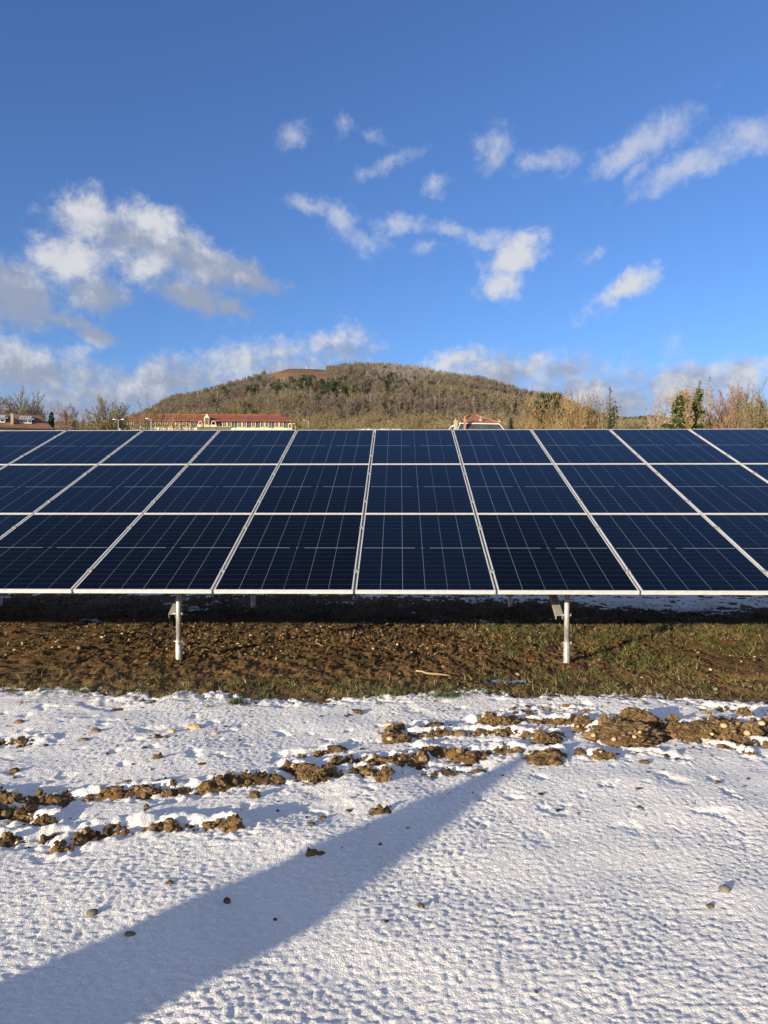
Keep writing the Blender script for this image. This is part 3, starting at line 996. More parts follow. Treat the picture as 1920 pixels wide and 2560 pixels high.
L_ = [('soil_clod', 'flat topped soil clod right of the tall knobbly clod', 'soil clod', 1090, 1810, 54, 22, 'clod', 1, .4),
      ('soil_clod', 'oval brown clod above the middle soil ridge', 'soil clod', 842, 1862, 54, 24, 'clod', 2, .4),
      ('soil_clod', 'little clod with a long shadow near the grass edge', 'soil clod', 895, 1771, 24, 13, 'clod', 3, .4),
      ('soil_clod', 'dark clod with a thin twig on the far left snow', 'soil clod', 37, 1925, 28, 14, 'clod', 4, .4),
      ('soil_clod', 'rounded clod on snow between two right clods', 'soil clod', 1449, 1885, 32, 19, 'clod', 5, .4),
      ('soil_clod', 'reddish flat clod on the smooth snow at the right ridge end', 'soil clod', 1610, 1906, 27, 13, 'clod', 6, .35),
      ('soil_clod', 'upright clod on the snow below the middle of the left ridge', 'soil clod', 367, 2021, 16, 15, 'clod', 7, .4),
      ('soil_clod', 'dark clod half sunk in the shadow stripe on the snow', 'soil clod', 567, 2252, 17, 16, 'clod', 8, .4),
      ('soil_clod', 'square brown clod below the right end of the left ridge', 'soil clod', 637, 1985, 30, 22, 'clod', 9, .4),
      ('soil_clod', 'tiny round clod left of the straw flecked patch', 'soil clod', 1052, 2264, 16, 12, 'clod', 10, .3),
      ('soil_clod', 'small dark clod below the brown pebble at right', 'soil clod', 1775, 2255, 18, 9, 'clod', 11, .35),
      ('soil_clod', 'brown clod on the snow slope above the shadow stripe', 'soil clod', 778, 2067, 20, 12, 'clod', 12, .4),
      ('soil_clod', 'dark crumb beside the snow stripe left of the crumbly patch', 'soil clod', 807, 2046, 18, 10, 'clod', 13, .4),
      ('soil_clod', 'small dark clod on the lit snow above the grey pebble', 'soil clod', 424, 2212, 18, 11, 'clod', 14, .4),
      ('stone', 'pale yellow angular stone on snow behind the left ridge', 'stone', 485, 1813, 35, 15, 'stone_yellow', 20, .3),
      ('stone', 'yellow rounded stone beside straw, below the angular one', 'stone', 430, 1826, 20, 11, 'stone_yellow', 21, .2),
      ('stone', 'ochre stone with dark leaf at the right of the stone row', 'stone', 536, 1832, 18, 9, 'stone_yellow', 22, .2),
      ('stone', 'tan cobble lying low in snow at the far left', 'stone', 49, 1797, 28, 11, 'stone_tan', 23, .15),
      ('stone', 'flat brown stone on snow left of the yellow stones', 'stone', 208, 1845, 30, 10, 'stone_tan', 24, .2),
      ('stone', 'brown stone by thin grass stalks in the snow', 'stone', 240, 1824, 28, 10, 'stone_tan', 25, .2),
      ('stone', 'smooth oval brown cobble on the ridge under the broad heap', 'stone', 1153, 1830, 36, 17, 'stone_tan', 26, .08),
      ('stone', 'long pale yellow stone behind the tall knobbly clod', 'stone', 973, 1806, 26, 8, 'stone_yellow', 27, .15),
      ('stone', 'grey oval pebble lying on snow left of the shadow stripe', 'stone', 230, 2287, 27, 14, 'stone_grey', 28, .08),
      ('stone', 'round brown pebble alone on the smooth snow at right', 'stone', 1812, 2216, 27, 17, 'stone_grey', 29, .12),
      ('stone', 'flat brown stone inside the shadow stripe near its upper edge', 'stone', 325, 2336, 28, 8, 'stone_tan', 30, .15),
      ('stone', 'pale yellow stone on the brown strip right of the second post', 'stone', 1604, 1677, 13, 8, 'stone_yellow', 31, .15),
      ('stone', 'ochre stone embedded in the soil at the far left edge of the ridge', 'stone', 35, 2020, 18, 12, 'stone_yellow', 32, .15),
      ('stone', 'grey brown stone in the soil at the left picture edge', 'stone', 8, 2027, 20, 14, 'stone_grey', 33, .15),
      ('stone', 'yellow stone in the middle ridge by its snow notch', 'stone', 866, 1909, 16, 10, 'stone_yellow', 34, .15),
      ]
for t in L_:
    place_lump(*t[:9], rough=t[9], sub=ICO3)

# crumbs pressed into the soil ridges (nobody could count them)
def scatter_lumps(name, pts, sizes, mat, base, rough, flat=.75, tints=None, nvar=10, seed=0):
    r = np.random.default_rng(seed)
    Vs, Fs, tt, n = [], [], [], 0
    var = [lump(base, 900 + seed * 20 + k, rough) for k in range(nvar)]
    for i, (p, s) in enumerate(zip(pts, sizes)):
        V, Fc = var[i % nvar]
        a = r.uniform(0, 6.28); c, sn = math.cos(a), math.sin(a)
        W = V * (s * r.uniform(.8, 1.25), s * r.uniform(.7, 1.0), s * flat * r.uniform(.7, 1.2))
        W = np.stack([W[:, 0] * c - W[:, 1] * sn, W[:, 0] * sn + W[:, 1] * c, W[:, 2]], 1) + p
        Vs.append(W); Fs.append(Fc + n); n += len(V)
        tt.append(np.full(len(Fc), r.uniform() if tints is None else tints[i]))
    me = make_mesh(name, np.concatenate(Vs), np.concatenate(Fs), mat)
    set_tint(me, np.concatenate(tt))
    o = link(name, me, kind='stuff')
    return o


M['crumb'] = attr_mix('crumb', [(0, (.045, .028, .015)), (.5, (.115, .073, .036)), (.85, (.185, .12, .06)), (.96, (.24, .165, .09)), (1, (.45, .33, .17))], rough=.92, spec=.1)
M['gravel'] = attr_mix('gravel', [(0, (.075, .047, .025)), (.5, (.14, .09, .048)), (.8, (.22, .148, .08)), (.94, (.33, .235, .13)), (1, (.55, .45, .29))], rough=.85, spec=.15)
pts, szs = [], []
for P, hw, h in _R:
    L = np.linalg.norm(np.diff(P, axis=0), axis=1); cum = np.concatenate([[0], np.cumsum(L)])
    n = int(cum[-1] / .0058 * (hw / .06))
    for s in rng.uniform(0, cum[-1], n):
        q = np.array((np.interp(s, cum, P[:, 0]), np.interp(s, cum, P[:, 1])))
        q += np.array((rng.normal(0, .012), rng.normal(-hw * .35, hw * .45)))
        size = min(.019, .0036 * math.exp(rng.exponential(.55))) * min(1.15, hw / .055)
        pts.append((q[0], q[1], size))
pts = np.array(pts)
zz = np.maximum(soil_h(pts[:, 0], pts[:, 1]), snow_h(pts[:, 0], pts[:, 1]) - .008)
scatter_lumps('soil_crumbs', np.stack([pts[:, 0], pts[:, 1], zz + pts[:, 2] * .35], 1), pts[:, 2], M['crumb'], ICO2, .75, seed=1, nvar=40)['label'] = 'brown soil crumbs along the furrow ridges'
# fist sized clods of the turned up soil, half buried in the ridges
pts = []
for P, hw, h in _R:
    L = np.linalg.norm(np.diff(P, axis=0), axis=1); cum = np.concatenate([[0], np.cumsum(L)])
    for s in rng.uniform(0, cum[-1], int(cum[-1] / .026)):
        q = np.array((np.interp(s, cum, P[:, 0]), np.interp(s, cum, P[:, 1]))) + np.array((rng.normal(0, .015), rng.normal(-hw * .30, hw * .32)))
        pts.append((q[0], q[1], min(.034, .0105 * math.exp(rng.exponential(.42))) * min(1.2, hw / .058)))
pts = np.array(pts)
scatter_lumps('soil_lumps', np.stack([pts[:, 0], pts[:, 1], soil_h(pts[:, 0], pts[:, 1]) + pts[:, 2] * .10], 1), pts[:, 2], M['clod'], ICO3, .8, flat=.7, seed=4, nvar=36)['label'] = 'lumps of turned up soil in the furrow ridges'
# scattered crumbs and chips lying on the snow
q = np.stack([rng.uniform(-3.4, 3.4, 3000), rng.uniform(2.0, 5.25, 3000)], 1)
keep = rng.uniform(0, 1, 3000) < (0.03 + .9 * sstep(q[:, 1], 2.6, 4.2) * (.35 + .65 * sstep(fbm(q[:, 0], q[:, 1], 1.3, 3, 200), -.1, .5)))
q = q[keep]
s = .0032 * np.exp(rng.exponential(.55, len(q))); s = np.minimum(s, .014)
zz = np.maximum(snow_h(q[:, 0], q[:, 1]), soil_h(q[:, 0], q[:, 1]))
scatter_lumps('soil_crumbs', np.stack([q[:, 0], q[:, 1], zz + s * .2], 1), s, M['crumb'], ICO2, .8, flat=.4, seed=2, tints=rng.uniform(0, .75, len(q)) ** 1.4)['label'] = 'dark soil chips scattered over the snow'
# gravel on the strip under the front of the panels
n = 24000
q = np.stack([rng.uniform(-4.6, 4.8, n), 5.35 + 3.1 * rng.uniform(0, 1, n)], 1)
dens = .12 + .88 * sstep(fbm(q[:, 0], q[:, 1], .9, 3, 210), -.35, .35) * (1 - .75 * sstep(q[:, 0], .9, 1.8)) * sstep(q[:, 1], 6.0, 7.2)
q = q[rng.uniform(0, 1, n) < dens]
s = np.minimum(.0044 * np.exp(rng.exponential(.48, len(q))), .021)
scatter_lumps('gravel', np.stack([q[:, 0], q[:, 1], soil_h(q[:, 0], q[:, 1]) + s * .25], 1), s, M['gravel'], ICO1, .45, flat=.7, seed=3, nvar=30)['label'] = 'pebbles and flints in the brown strip'


# ------------------------------------------------------------------ grass, straw
def blades(name, base, length, width, lean, tint, mat, seed, droop=.5):
    """each blade: three bent segments ending in a point"""
    r = np.random.default_rng(seed)
    n = len(base)
    az = r.uniform(0, 2 * math.pi, n)
    dirv = np.stack([np.cos(az), np.sin(az), np.zeros(n)], 1)
    side = np.stack([-np.sin(az), np.cos(az), np.zeros(n)], 1)
    face = r.uniform(0, 2 * math.pi, n)
    side = side * np.cos(face)[:, None] * .6 + np.stack([np.cos(face + az), np.sin(face + az), np.zeros(n)], 1) * .8
    P = [base]
    ang = lean
    for k in range(3):
        step = (length / 3)[:, None]
        P.append(P[-1] + step * (dirv * np.sin(ang)[:, None] + np.array((0, 0, 1.0)) * np.cos(ang)[:, None]))
        ang = ang + droop * r.uniform(.3, 1.2, n)
    w = width[:, None] / 2
    V = np.stack([P[0] - side * w, P[0] + side * w, P[1] - side * w * .9, P[1] + side * w * .9, P[2] - side * w * .6, P[2] + side * w * .6, P[3]], 1).reshape(-1, 3)
    o = (np.arange(n) * 7)[:, None]
    Q = np.concatenate([o + np.array((0, 1, 3, 2)), o + np.array((2, 3, 5, 4))])
    Tr = o + np.array((4, 5, 6))
    me = make_mesh(name, V, [Q, Tr], mat)
    set_tint(me, np.concatenate([tint, tint, tint]))
    return me


M['grass'] = attr_mix('grass_blade', [(0, (.050, .080, .020)), (.45, (.105, .125, .036)), (.7, (.20, .165, .06)), (1, (.38, .27, .115))], rough=.6, spec=.3)
M['drygrass'] = attr_mix('dry_stalk', [(0, (.10, .065, .035)), (.5, (.22, .15, .075)), (1, (.46, .34, .18))], rough=.75)


M['shade_dark_weed'] = attr_mix('shade_dark_weed', [(0, (.012, .010, .007)), (.7, (.026, .021, .013)), (1, (.060, .046, .025))], rough=.9, spec=.05)  # weed colours pushed near black to stand in for shade under the table


def grass_mask(x, y):
    g = fbm(x, y, 1.15, 4, 300)
    right = sstep(x, .2, 1.6)
    patch = sstep(g + .45 * right, .12, .6)
    front = np.exp(-((y - 5.42) / .24) ** 2) * sstep(fbm(x, y, 1.6, 3, 305) + .2 * sstep(x, -1.6, .6), .0, .4) * sstep(x, -2.4, -1.0) * (1 - .6 * sstep(x, 1.6, 2.2))
    rut = 1 - .9 * np.exp(-((y - 5.72 - .05 * np.sin(x)) / .17) ** 2) * sstep(x, .9, 1.6)
    bank = np.exp(-((y - 7.7) / .5) ** 2) * sstep(x, .7, 1.3)
    leftedge = .40 * np.exp(-((y - 5.4) / .2) ** 2)
    return np.clip(1.25 * np.maximum.reduce([patch * (.22 + .95 * right) * sstep(y, 5.4, 5.8) * .8, front, bank, leftedge]) * rut, 0, 1)


n = 560000
q = np.stack([rng.uniform(-5, 5.2, n), 5.05 + 3.75 * rng.uniform(0, 1, n)], 1)
tuft = sstep(fbm(q[:, 0], q[:, 1], 5.5, 3, 310), -.15, .5)
keep = rng.uniform(0, 1, n) < grass_mask(q[:, 0], q[:, 1]) * (.10 + .90 * tuft) * .62
q = q[keep]
m_ = len(q)
base = np.stack([q[:, 0], q[:, 1], np.maximum(soil_h(q[:, 0], q[:, 1]), np.where(q[:, 1] < 5.72, snow_h(q[:, 0], q[:, 1]), -9)) - .005], 1)
ln = rng.uniform(.03, .095, m_) * (.7 + .6 * rng.uniform(0, 1, m_))
tint = np.clip(rng.normal(.48, .24, m_) + .25 * fbm(q[:, 0], q[:, 1], 1.8, 3, 320), 0, 1)
tag(link('grass', blades('grass', base, ln, rng.uniform(.0035, .0065, m_), np.abs(rng.normal(1.0, .36, m_)), tint, M['grass'], 11)), 'short green and yellow winter grass on the brown strip', kind='stuff')
# dead stalks lying on the strip
n = 5200
q = np.stack([rng.uniform(-5, 5.2, n), 5.15 + 3.4 * rng.uniform(0, 1, n) ** 1.1], 1)
base = np.stack([q[:, 0], q[:, 1], soil_h(q[:, 0], q[:, 1]) + .004], 1)
me = blades('straw', base, rng.uniform(.04, .16, n) * rng.uniform(.5, 1, n), rng.uniform(.002, .0045, n), rng.uniform(1.25, 1.62, n), rng.uniform(0, 1, n) ** 1.3, M['drygrass'], 12, droop=.05)
tag(link('straw', me), 'dead stalks and straw strewn over the brown strip', kind='stuff')
n = 42000  # dead grass, packed dense and dark to blacken the shaded ground
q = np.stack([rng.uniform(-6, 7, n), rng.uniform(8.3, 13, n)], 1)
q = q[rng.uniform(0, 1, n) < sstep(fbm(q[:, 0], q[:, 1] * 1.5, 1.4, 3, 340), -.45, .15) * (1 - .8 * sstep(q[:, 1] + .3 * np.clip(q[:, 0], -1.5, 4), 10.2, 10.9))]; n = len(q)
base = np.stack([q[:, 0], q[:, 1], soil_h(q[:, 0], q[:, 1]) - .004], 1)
me = blades('dead_grass', base, rng.uniform(.05, .16, n), rng.uniform(.004, .008, n), np.abs(rng.normal(1.0, .4, n)), rng.uniform(0, 1, n), M['shade_dark_weed'], 15)
tag(link('dead_grass', me), 'dead grass coloured near black to deepen the shade under the table', kind='stuff')
# thin blades and stalks poking through the snow
n = 520
q = np.stack([rng.uniform(-3.6, 3.6, n), rng.uniform(3.4, 5.3, n)], 1)
keep = rng.uniform(0, 1, n) < sstep(q[:, 1], 3.6, 4.9) * (.25 + .75 * sstep(fbm(q[:, 0], q[:, 1], 1.2, 3, 330), -.1, .4))
q = q[keep]; n = len(q)
base = np.stack([q[:, 0], q[:, 1], snow_h(q[:, 0], q[:, 1]) - .01], 1)
me = blades('grass_blades', base, rng.uniform(.03, .085, n), rng.uniform(.0022, .004, n), np.abs(rng.normal(.35, .4, n)), np.clip(rng.normal(.35, .3, n), 0, 1), M['grass'], 13)
tag(link('grass_blades', me), 'single grass blades poking out of the snow', kind='stuff')
n = 260
q = np.stack([rng.uniform(-3.2, 3.4, n), rng.uniform(3.0, 5.3, n)], 1)
base = np.stack([q[:, 0], q[:, 1], np.maximum(snow_h(q[:, 0], q[:, 1]), soil_h(q[:, 0], q[:, 1])) + .003], 1)
me = blades('stalks', base, rng.uniform(.03, .12, n), rng.uniform(.0025, .005, n), rng.uniform(1.3, 1.6, n), rng.uniform(0, .8, n), M['drygrass'], 14, droop=.05)
tag(link('stalks', me), 'dead stalk bits lying on the snow', kind='stuff')


def tuft(label, px, py, wpx, n, hmax, tint0, seed, name='grass_tuft'):
    p = gpt(px, py); mp = math.hypot(p[1], CAMH) / F
    r = np.random.default_rng(seed)
    q = np.stack([r.normal(0, wpx * mp * .24, n), r.normal(0, wpx * mp * .16, n)], 1)
    base = np.stack([q[:, 0], q[:, 1], np.full(n, -.012)], 1)
    me = blades(name, base, r.uniform(.4, 1, n) * hmax, r.uniform(.003, .0055, n), np.abs(r.normal(.4, .3, n)), np.clip(r.normal(tint0, .16, n), 0, 1), M['grass'], seed)
    o = link(name, me); o.location = (p[0], p[1], sz(p[0], p[1]))
    tag(o, label, 'grass tuft')


tuft('dense green grass tuft standing in the snow left of the middle', 592, 1757, 44, 260, .085, .18, 41)
tuft('low sparse grass tuft just left of the dense green tuft', 520, 1765, 46, 60, .04, .25, 42)
tuft('flattened yellow green tuft in snow behind the right soil heaps', 1375, 1770, 90, 300, .05, .55, 43)
tuft('dark green tuft at the snow edge below the pale stick', 1115, 1738, 80, 420, .07, .2, 44)
tuft('wide grass tuft at the snow edge left of the dark green one', 985, 1732, 70, 340, .07, .35, 45)
tuft('reddish dry weed clump in the snow above the stony bank', 1770, 1790, 26, 70, .09, .95, 46)
tuft('small grass tuft between the grass edge and the little clod', 950, 1755, 24, 50, .05, .3, 47)
tuft('dry brown tuft at the far left of the snow', 52, 1756, 24, 50, .045, .95, 48)


def stick(label, a, b, rad, mat, name='stick'):
    pa, pb = gpt(*a), gpt(*b)
    za, zb = gz(*pa[:2]) + rad * 1.5 + .012, gz(*pb[:2]) + rad * 1.5 + .012
    c = (pa + pb) / 2
    m = MB()
    t = np.linspace(0, 1, 7)
    P = np.stack([pa[0] + (pb[0] - pa[0]) * t, pa[1] + (pb[1] - pa[1]) * t, za + (zb - za) * t], 1) - c
    P[1:-1] += rng.normal(0, .004, (5, 3))
    m.tube(P, rad * np.linspace(1, .6, 7), 6)
    o = m.build(name, M[mat], None, True); o.location = c
    tag(o, label, 'stick')


stick('long pale stick lying in the grass near the puddle', (1040, 1676), (1125, 1685), .009, 'straw')
stick('bent pale stick in front of the first post', (365, 1665), (405, 1655), .006, 'straw')
stick('pale straw stick at the grass left of the middle', (640, 1651), (688, 1640), .006, 'straw')
stick('thin pale stick leaning on the gravel bank', (782, 1602), (806, 1619), .006, 'straw')
stick('brown twig lying across the snow edge at right', (1520, 1750), (1600, 1740), .006, 'bark')
stick('dark twig on the snow at the far left', (10, 1948), (60, 1925), .0025, 'bark')

# puddle with melting ice on the strip
pp = gpt(1255, 1689)
m_, T, b = material('puddle')
tc = T.n('ShaderNodeTexCoord'); nn = T.noise(tc.outputs['Object'], 9, 4, .6)
T.link(T.mix(T.ramp(nn.outputs['Fac'], .45, .6), (.06, .06, .06, 1), (.45, .47, .50, 1)), b.inputs['Base Color'])
b.inputs['Roughness'].default_value = .12
M['puddle'] = m_
a = np.linspace(0, 2 * math.pi, 40, endpoint=False)
rr = 1 + .16 * np.sin(3 * a + 1) + .10 * np.sin(5 * a)
V = np.stack([.165 * rr * np.cos(a), .095 * rr * np.sin(a), np.zeros(40)], 1)
V = np.concatenate([[(0, 0, .002)], V, V * (.96, .96, 1) + (0, 0, -.03)])
Fp = np.array([(0, 1 + i, 1 + (i + 1) % 40) for i in range(40)])
Fq = np.array([(1 + i, 41 + i, 41 + (i + 1) % 40, 1 + (i + 1) % 40) for i in range(40)])
o = link('puddle', make_mesh('puddle', V, [Fp, Fq], M['puddle'])); o.location = (pp[0], pp[1], gz(pp[0], pp[1]) + .016)
tag(o, 'small half frozen puddle on the brown strip left of the second post', 'puddle')

# made-up cabinet shape, unseen behind the viewer, added to throw the long shadow
cb = thing('shadow_caster', 'unseen made-up cabinet with a slanted lid, added to throw the long shadow', 'shadow caster', (-3.76, -.90, sz(-3.76, -.90)), -math.pi / 4)
m = MB(); wC, dC = .215, .16
m.add([(-wC, -dC, .0), (wC, -dC, .0), (wC, dC, .0), (-wC, dC, .0), (-wC, -dC, 1.27), (wC, -dC, .87), (wC, dC, .87), (-wC, dC, 1.27)],
      [(0, 3, 2, 1), (0, 1, 5, 4), (1, 2, 6, 5), (2, 3, 7, 6), (3, 0, 4, 7), (4, 5, 6, 7)])
m.build('body', M['dark_steel'], cb)
m = MB(); m.box(-wC + .03, wC - .03, -dC - .012, -dC - .001, .08, .74); m.build('door', M['galv'], cb)
m = MB(); m.box(-wC - .02, wC + .02, -dC - .02, dC + .02, -.05, .04); m.build('plinth', M['stone_grey'], cb)


# ------------------------------------------------------------------ trees
def unit(v):
    return v / (np.linalg.norm(v) + 1e-9)


def grow(segs, r, p, d, L, rad, lev, K):
    n = K['seg'][lev]
    st = L / n
    last = lev == len(K['seg']) - 1
    for i in range(n):
        d = unit(d + r.normal(0, K['wob'][lev], 3) + np.array((0, 0, K['up'][lev])))
        q = p + d * st
        f0 = 1 - .85 * i / n; f1 = 1 - .85 * (i + 1) / n
        segs.append((p, q, rad * f0, max(rad * f1, .004), lev))
        p = q
        t = (i + 1) / n
        if not last and t >= K['start'][lev]:
            k = K['kids'][lev]
            nk = int(k) + (r.uniform() < k - int(k))
            for _ in range(nk):
                a = math.radians(r.normal(K['ang'][lev], 9))
                ax = unit(np.cross(d, r.normal(0, 1, 3)))
                d2 = unit(d * math.cos(a) + ax * math.sin(a))
                sh = K['shape'](t) if lev == 0 and 'shape' in K else (1 - .45 * t)
                grow(segs, r, p - d * st * r.uniform(0, 1), d2, L * K['lr'][lev] * sh * r.uniform(.7, 1.2), rad * (1 - .6 * t) * K['rr'][lev], lev + 1, K)


def segs_mesh(name, segs, mat, sliver, twig_tint=(.4, 1), seed=0, minr=0.0):
    """thick limbs become three sided tapered prisms, the last twigs flat slivers"""
    r = np.random.default_rng(seed)
    P0 = np.array([s[0] for s in segs]); P1 = np.array([s[1] for s in segs])
    R0 = np.maximum(np.array([s[2] for s in segs]), minr); R1 = np.maximum(np.array([s[3] for s in segs]), minr)
    lv = np.array([s[4] for s in segs])
    th = lv < sliver
    D = P1 - P0; D /= np.linalg.norm(D, axis=1)[:, None] + 1e-9
    ref = r.normal(0, 1, D.shape)
    A = np.cross(D, ref); A /= np.linalg.norm(A, axis=1)[:, None] + 1e-9
    B = np.cross(D, A)
    Vs, Fs, tn, n = [], [], [], 0
    idx = np.where(th)[0]
    if len(idx):
        k = 5 if sliver > 0 else 3
        k = 4
        ring = [(math.cos(2 * math.pi * j / k), math.sin(2 * math.pi * j / k)) for j in range(k)]
        V = np.stack([P0[idx] + R0[idx, None] * (c * A[idx] + s * B[idx]) for c, s in ring] +
                     [P1[idx] + R1[idx, None] * (c * A[idx] + s * B[idx]) for c, s in ring], 1).reshape(-1, 3)
        o = (np.arange(len(idx)) * 2 * k)[:, None]
        for j in range(k):
            Fs.append(o + np.array((j, (j + 1) % k, k + (j + 1) % k, k + j)))
            tn.append(np.clip(.12 + .1 * lv[idx] + r.normal(0, .05, len(idx)), 0, 1))
        Vs.append(V); n += len(V)
    idx = np.where(~th)[0]
    if len(idx):
        w0 = R0[idx, None]; w1 = R1[idx, None] * .6
        V = np.stack([P0[idx] - A[idx] * w0, P0[idx] + A[idx] * w0, P1[idx] + A[idx] * w1, P1[idx] - A[idx] * w1], 1).reshape(-1, 3)
        o = (np.arange(len(idx)) * 4)[:, None] + n
        Fs.append(o + np.array((0, 1, 2, 3)))
        tn.append(r.uniform(twig_tint[0], twig_tint[1], len(idx)))
        Vs.append(V)
    me = make_mesh(name, np.concatenate(Vs), np.concatenate(Fs), mat)
    set_tint(me, np.concatenate(tn))
    return me


def leaf_mesh(name, centers, size, mat, seed, tint=None, updir=0.0):
    r = np.random.default_rng(seed)
    n = len(centers)
    a = r.normal(0, 1, (n, 3)); a /= np.linalg.norm(a, axis=1)[:, None]
    b = np.cross(a, r.normal(0, 1, (n, 3))); b /= np.linalg.norm(b, axis=1)[:, None]
    s = (size * r.uniform(.5, 1.3, n))[:, None]
    V = np.stack([centers - a * s, centers - b * s * .55, centers + a * s, centers + b * s * .55], 1).reshape(-1, 3)
    o = (np.arange(n) * 4)[:, None]
    me = make_mesh(name, V, o + np.array((0, 1, 2, 3)), mat)
    set_tint(me, r.uniform(0, 1, n) if tint is None else np.clip(tint, 0, 1))
    return me


def K_round(**k):
    d = dict(seg=[7, 6, 4, 2], wob=[.07, .11, .16, .2], up=[.05, .085, .05, .03], start=[.30, .25, .2], kids=[2.4, 2.3, 4.0], ang=[44, 38, 40],
             lr=[.86, .5, .5], rr=[.55, .5, .5])
    d.update(k); return d


M['twig_grey'] = attr_mix('twig_grey', [(0, (.085, .073, .060)), (.4, (.145, .127, .105)), (1, (.235, .21, .178))], rough=.9)
M['twig_brown'] = attr_mix('twig_brown', [(0, (.082, .066, .052)), (.4, (.140, .112, .088)), (1, (.215, .175, .138))], rough=.9)
M['twig_olive'] = attr_mix('twig_olive', [(0, (.085, .07, .042)), (.4, (.155, .13, .068)), (1, (.27, .22, .115))], rough=.9)
M['twig_gold'] = attr_mix('twig_gold', [(0, (.13, .095, .052)), (.4, (.225, .160, .082)), (1, (.36, .255, .130))], rough=.85)
M['twig_orange'] = attr_mix('twig_orange', [(0, (.10, .07, .045)), (.4, (.25, .165, .082)), (1, (.41, .27, .125))], rough=.85)
M['twig_pink'] = attr_mix('twig_pink', [(0, (.10, .07, .055)), (.4, (.20, .135, .105)), (1, (.33, .225, .17))], rough=.9)
M['twig_pale'] = attr_mix('twig_pale', [(0, (.34, .27, .19)), (.4, (.27, .21, .15)), (1, (.30, .245, .185))], rough=.9)
M['twig_frost'] = attr_mix('twig_frost', [(0, (.12, .105, .09)), (.4, (.24, .22, .20)), (1, (.36, .345, .32))], rough=.9)
M['birch'] = attr_mix('birch_bark', [(0, (.44, .37, .29)), (.35, (.33, .26, .19)), (1, (.23, .17, .12))], rough=.8)
M['needles'] = attr_mix('needles', [(0, (.022, .038, .020)), (.6, (.048, .068, .034)), (1, (.085, .105, .055))], rough=.7)
M['fir'] = attr_mix('fir_needles', [(0, (.025, .042, .028)), (.6, (.055, .078, .050)), (1, (.11, .13, .085))], rough=.7)
M['ivy'] = attr_mix('ivy_leaves', [(0, (.030, .046, .016)), (.5, (.070, .088, .030)), (1, (.16, .16, .06))], rough=.5, spec=.4)
M['darkleaf'] = attr_mix('dark_leaves', [(0, (.020, .034, .014)), (.6, (.045, .062, .024)), (1, (.09, .10, .04))], rough=.6, spec=.3)

PX = lambda Y: F / Y         # photograph pixels per metre at distance Y


def base_of(px, Y):
    x = (px - 960) / F * Y
    return x, Y, float(terrain(x, Y))


def split_tree(name, label, px, Y, segs, mat, seed, sliver, group=None, minr=.0, tint=(.4, 1)):
    x, y, z = base_of(px, Y)
    t = thing(name, label, 'tree', (x, y, z), 0, group)
    tr = [s for s in segs if s[4] == 0]; cr = [s for s in segs if s[4] > 0]
    link('trunk', segs_mesh('trunk', tr, mat, 1, seed=seed), t)
    link('crown', segs_mesh('crown', cr, mat, sliver, tint, seed + 1, minr), t)
    return t


def bare_tree(label, px, top, Y, mat, seed, spread=1.0, kind='bare_tree', group=None, limbs=13, fork=.22, fan=.62, dense=1.25, twig=2.4e-4):
    """a trunk that forks into limbs fanning up to a rounded twiggy crown; top is its height in the photograph"""
    r = np.random.default_rng(seed)
    x, y, z = base_of(px, Y)
    H = at(px, top, Y)[2] - z
    K = dict(seg=[7, 5, 3], wob=[.06, .12, .16], up=[.05, .08, .05], start=[.22, .2], kids=[2.3 * dense, 3.0 * dense], ang=[36, 38], lr=[.40, .52], rr=[.5, .5])
    segs = []
    f0 = H * fork
    ts = [np.array((r.normal(0, .012) * H * t, r.normal(0, .012) * H * t, -.3 + (f0 + .3) * t)) for t in np.linspace(0, 1, 5)]
    r0 = H * .020
    trunk = [(a, b, r0 * (1 - .10 * i), r0 * (1 - .10 * (i + 1)), 0) for i, (a, b) in enumerate(zip(ts[:-1], ts[1:]))]
    for i in range(limbs):
        q = ((i + .5) / limbs) ** .7
        a = i * 2.4 + r.normal(0, .3)
        lean = q * fan * spread * r.uniform(.8, 1.15)
        d = np.array((math.sin(lean) * math.cos(a), math.sin(lean) * math.sin(a), math.cos(lean)))
        sub = []
        grow(sub, r, ts[-1] - np.array((0, 0, f0 * .25 * r.uniform(0, 1))), d, H * (1 - fork) * r.uniform(.74, .96) * (1 - .25 * q), r0 * .48 * r.uniform(.7, 1.1), 0, K)
        segs += [(s_[0], s_[1], s_[2], s_[3], s_[4] + 1) for s_ in sub]
    zmax = np.percentile([s_[1][2] for s_ in segs], 97.5)
    sc = np.array((1, 1, H / zmax))
    segs = trunk + [(s_[0] * sc, s_[1] * sc, s_[2], s_[3], s_[4]) for s_ in segs]
    return split_tree(kind, label, px, Y, segs, M[mat], seed, 3, group, twig * Y)


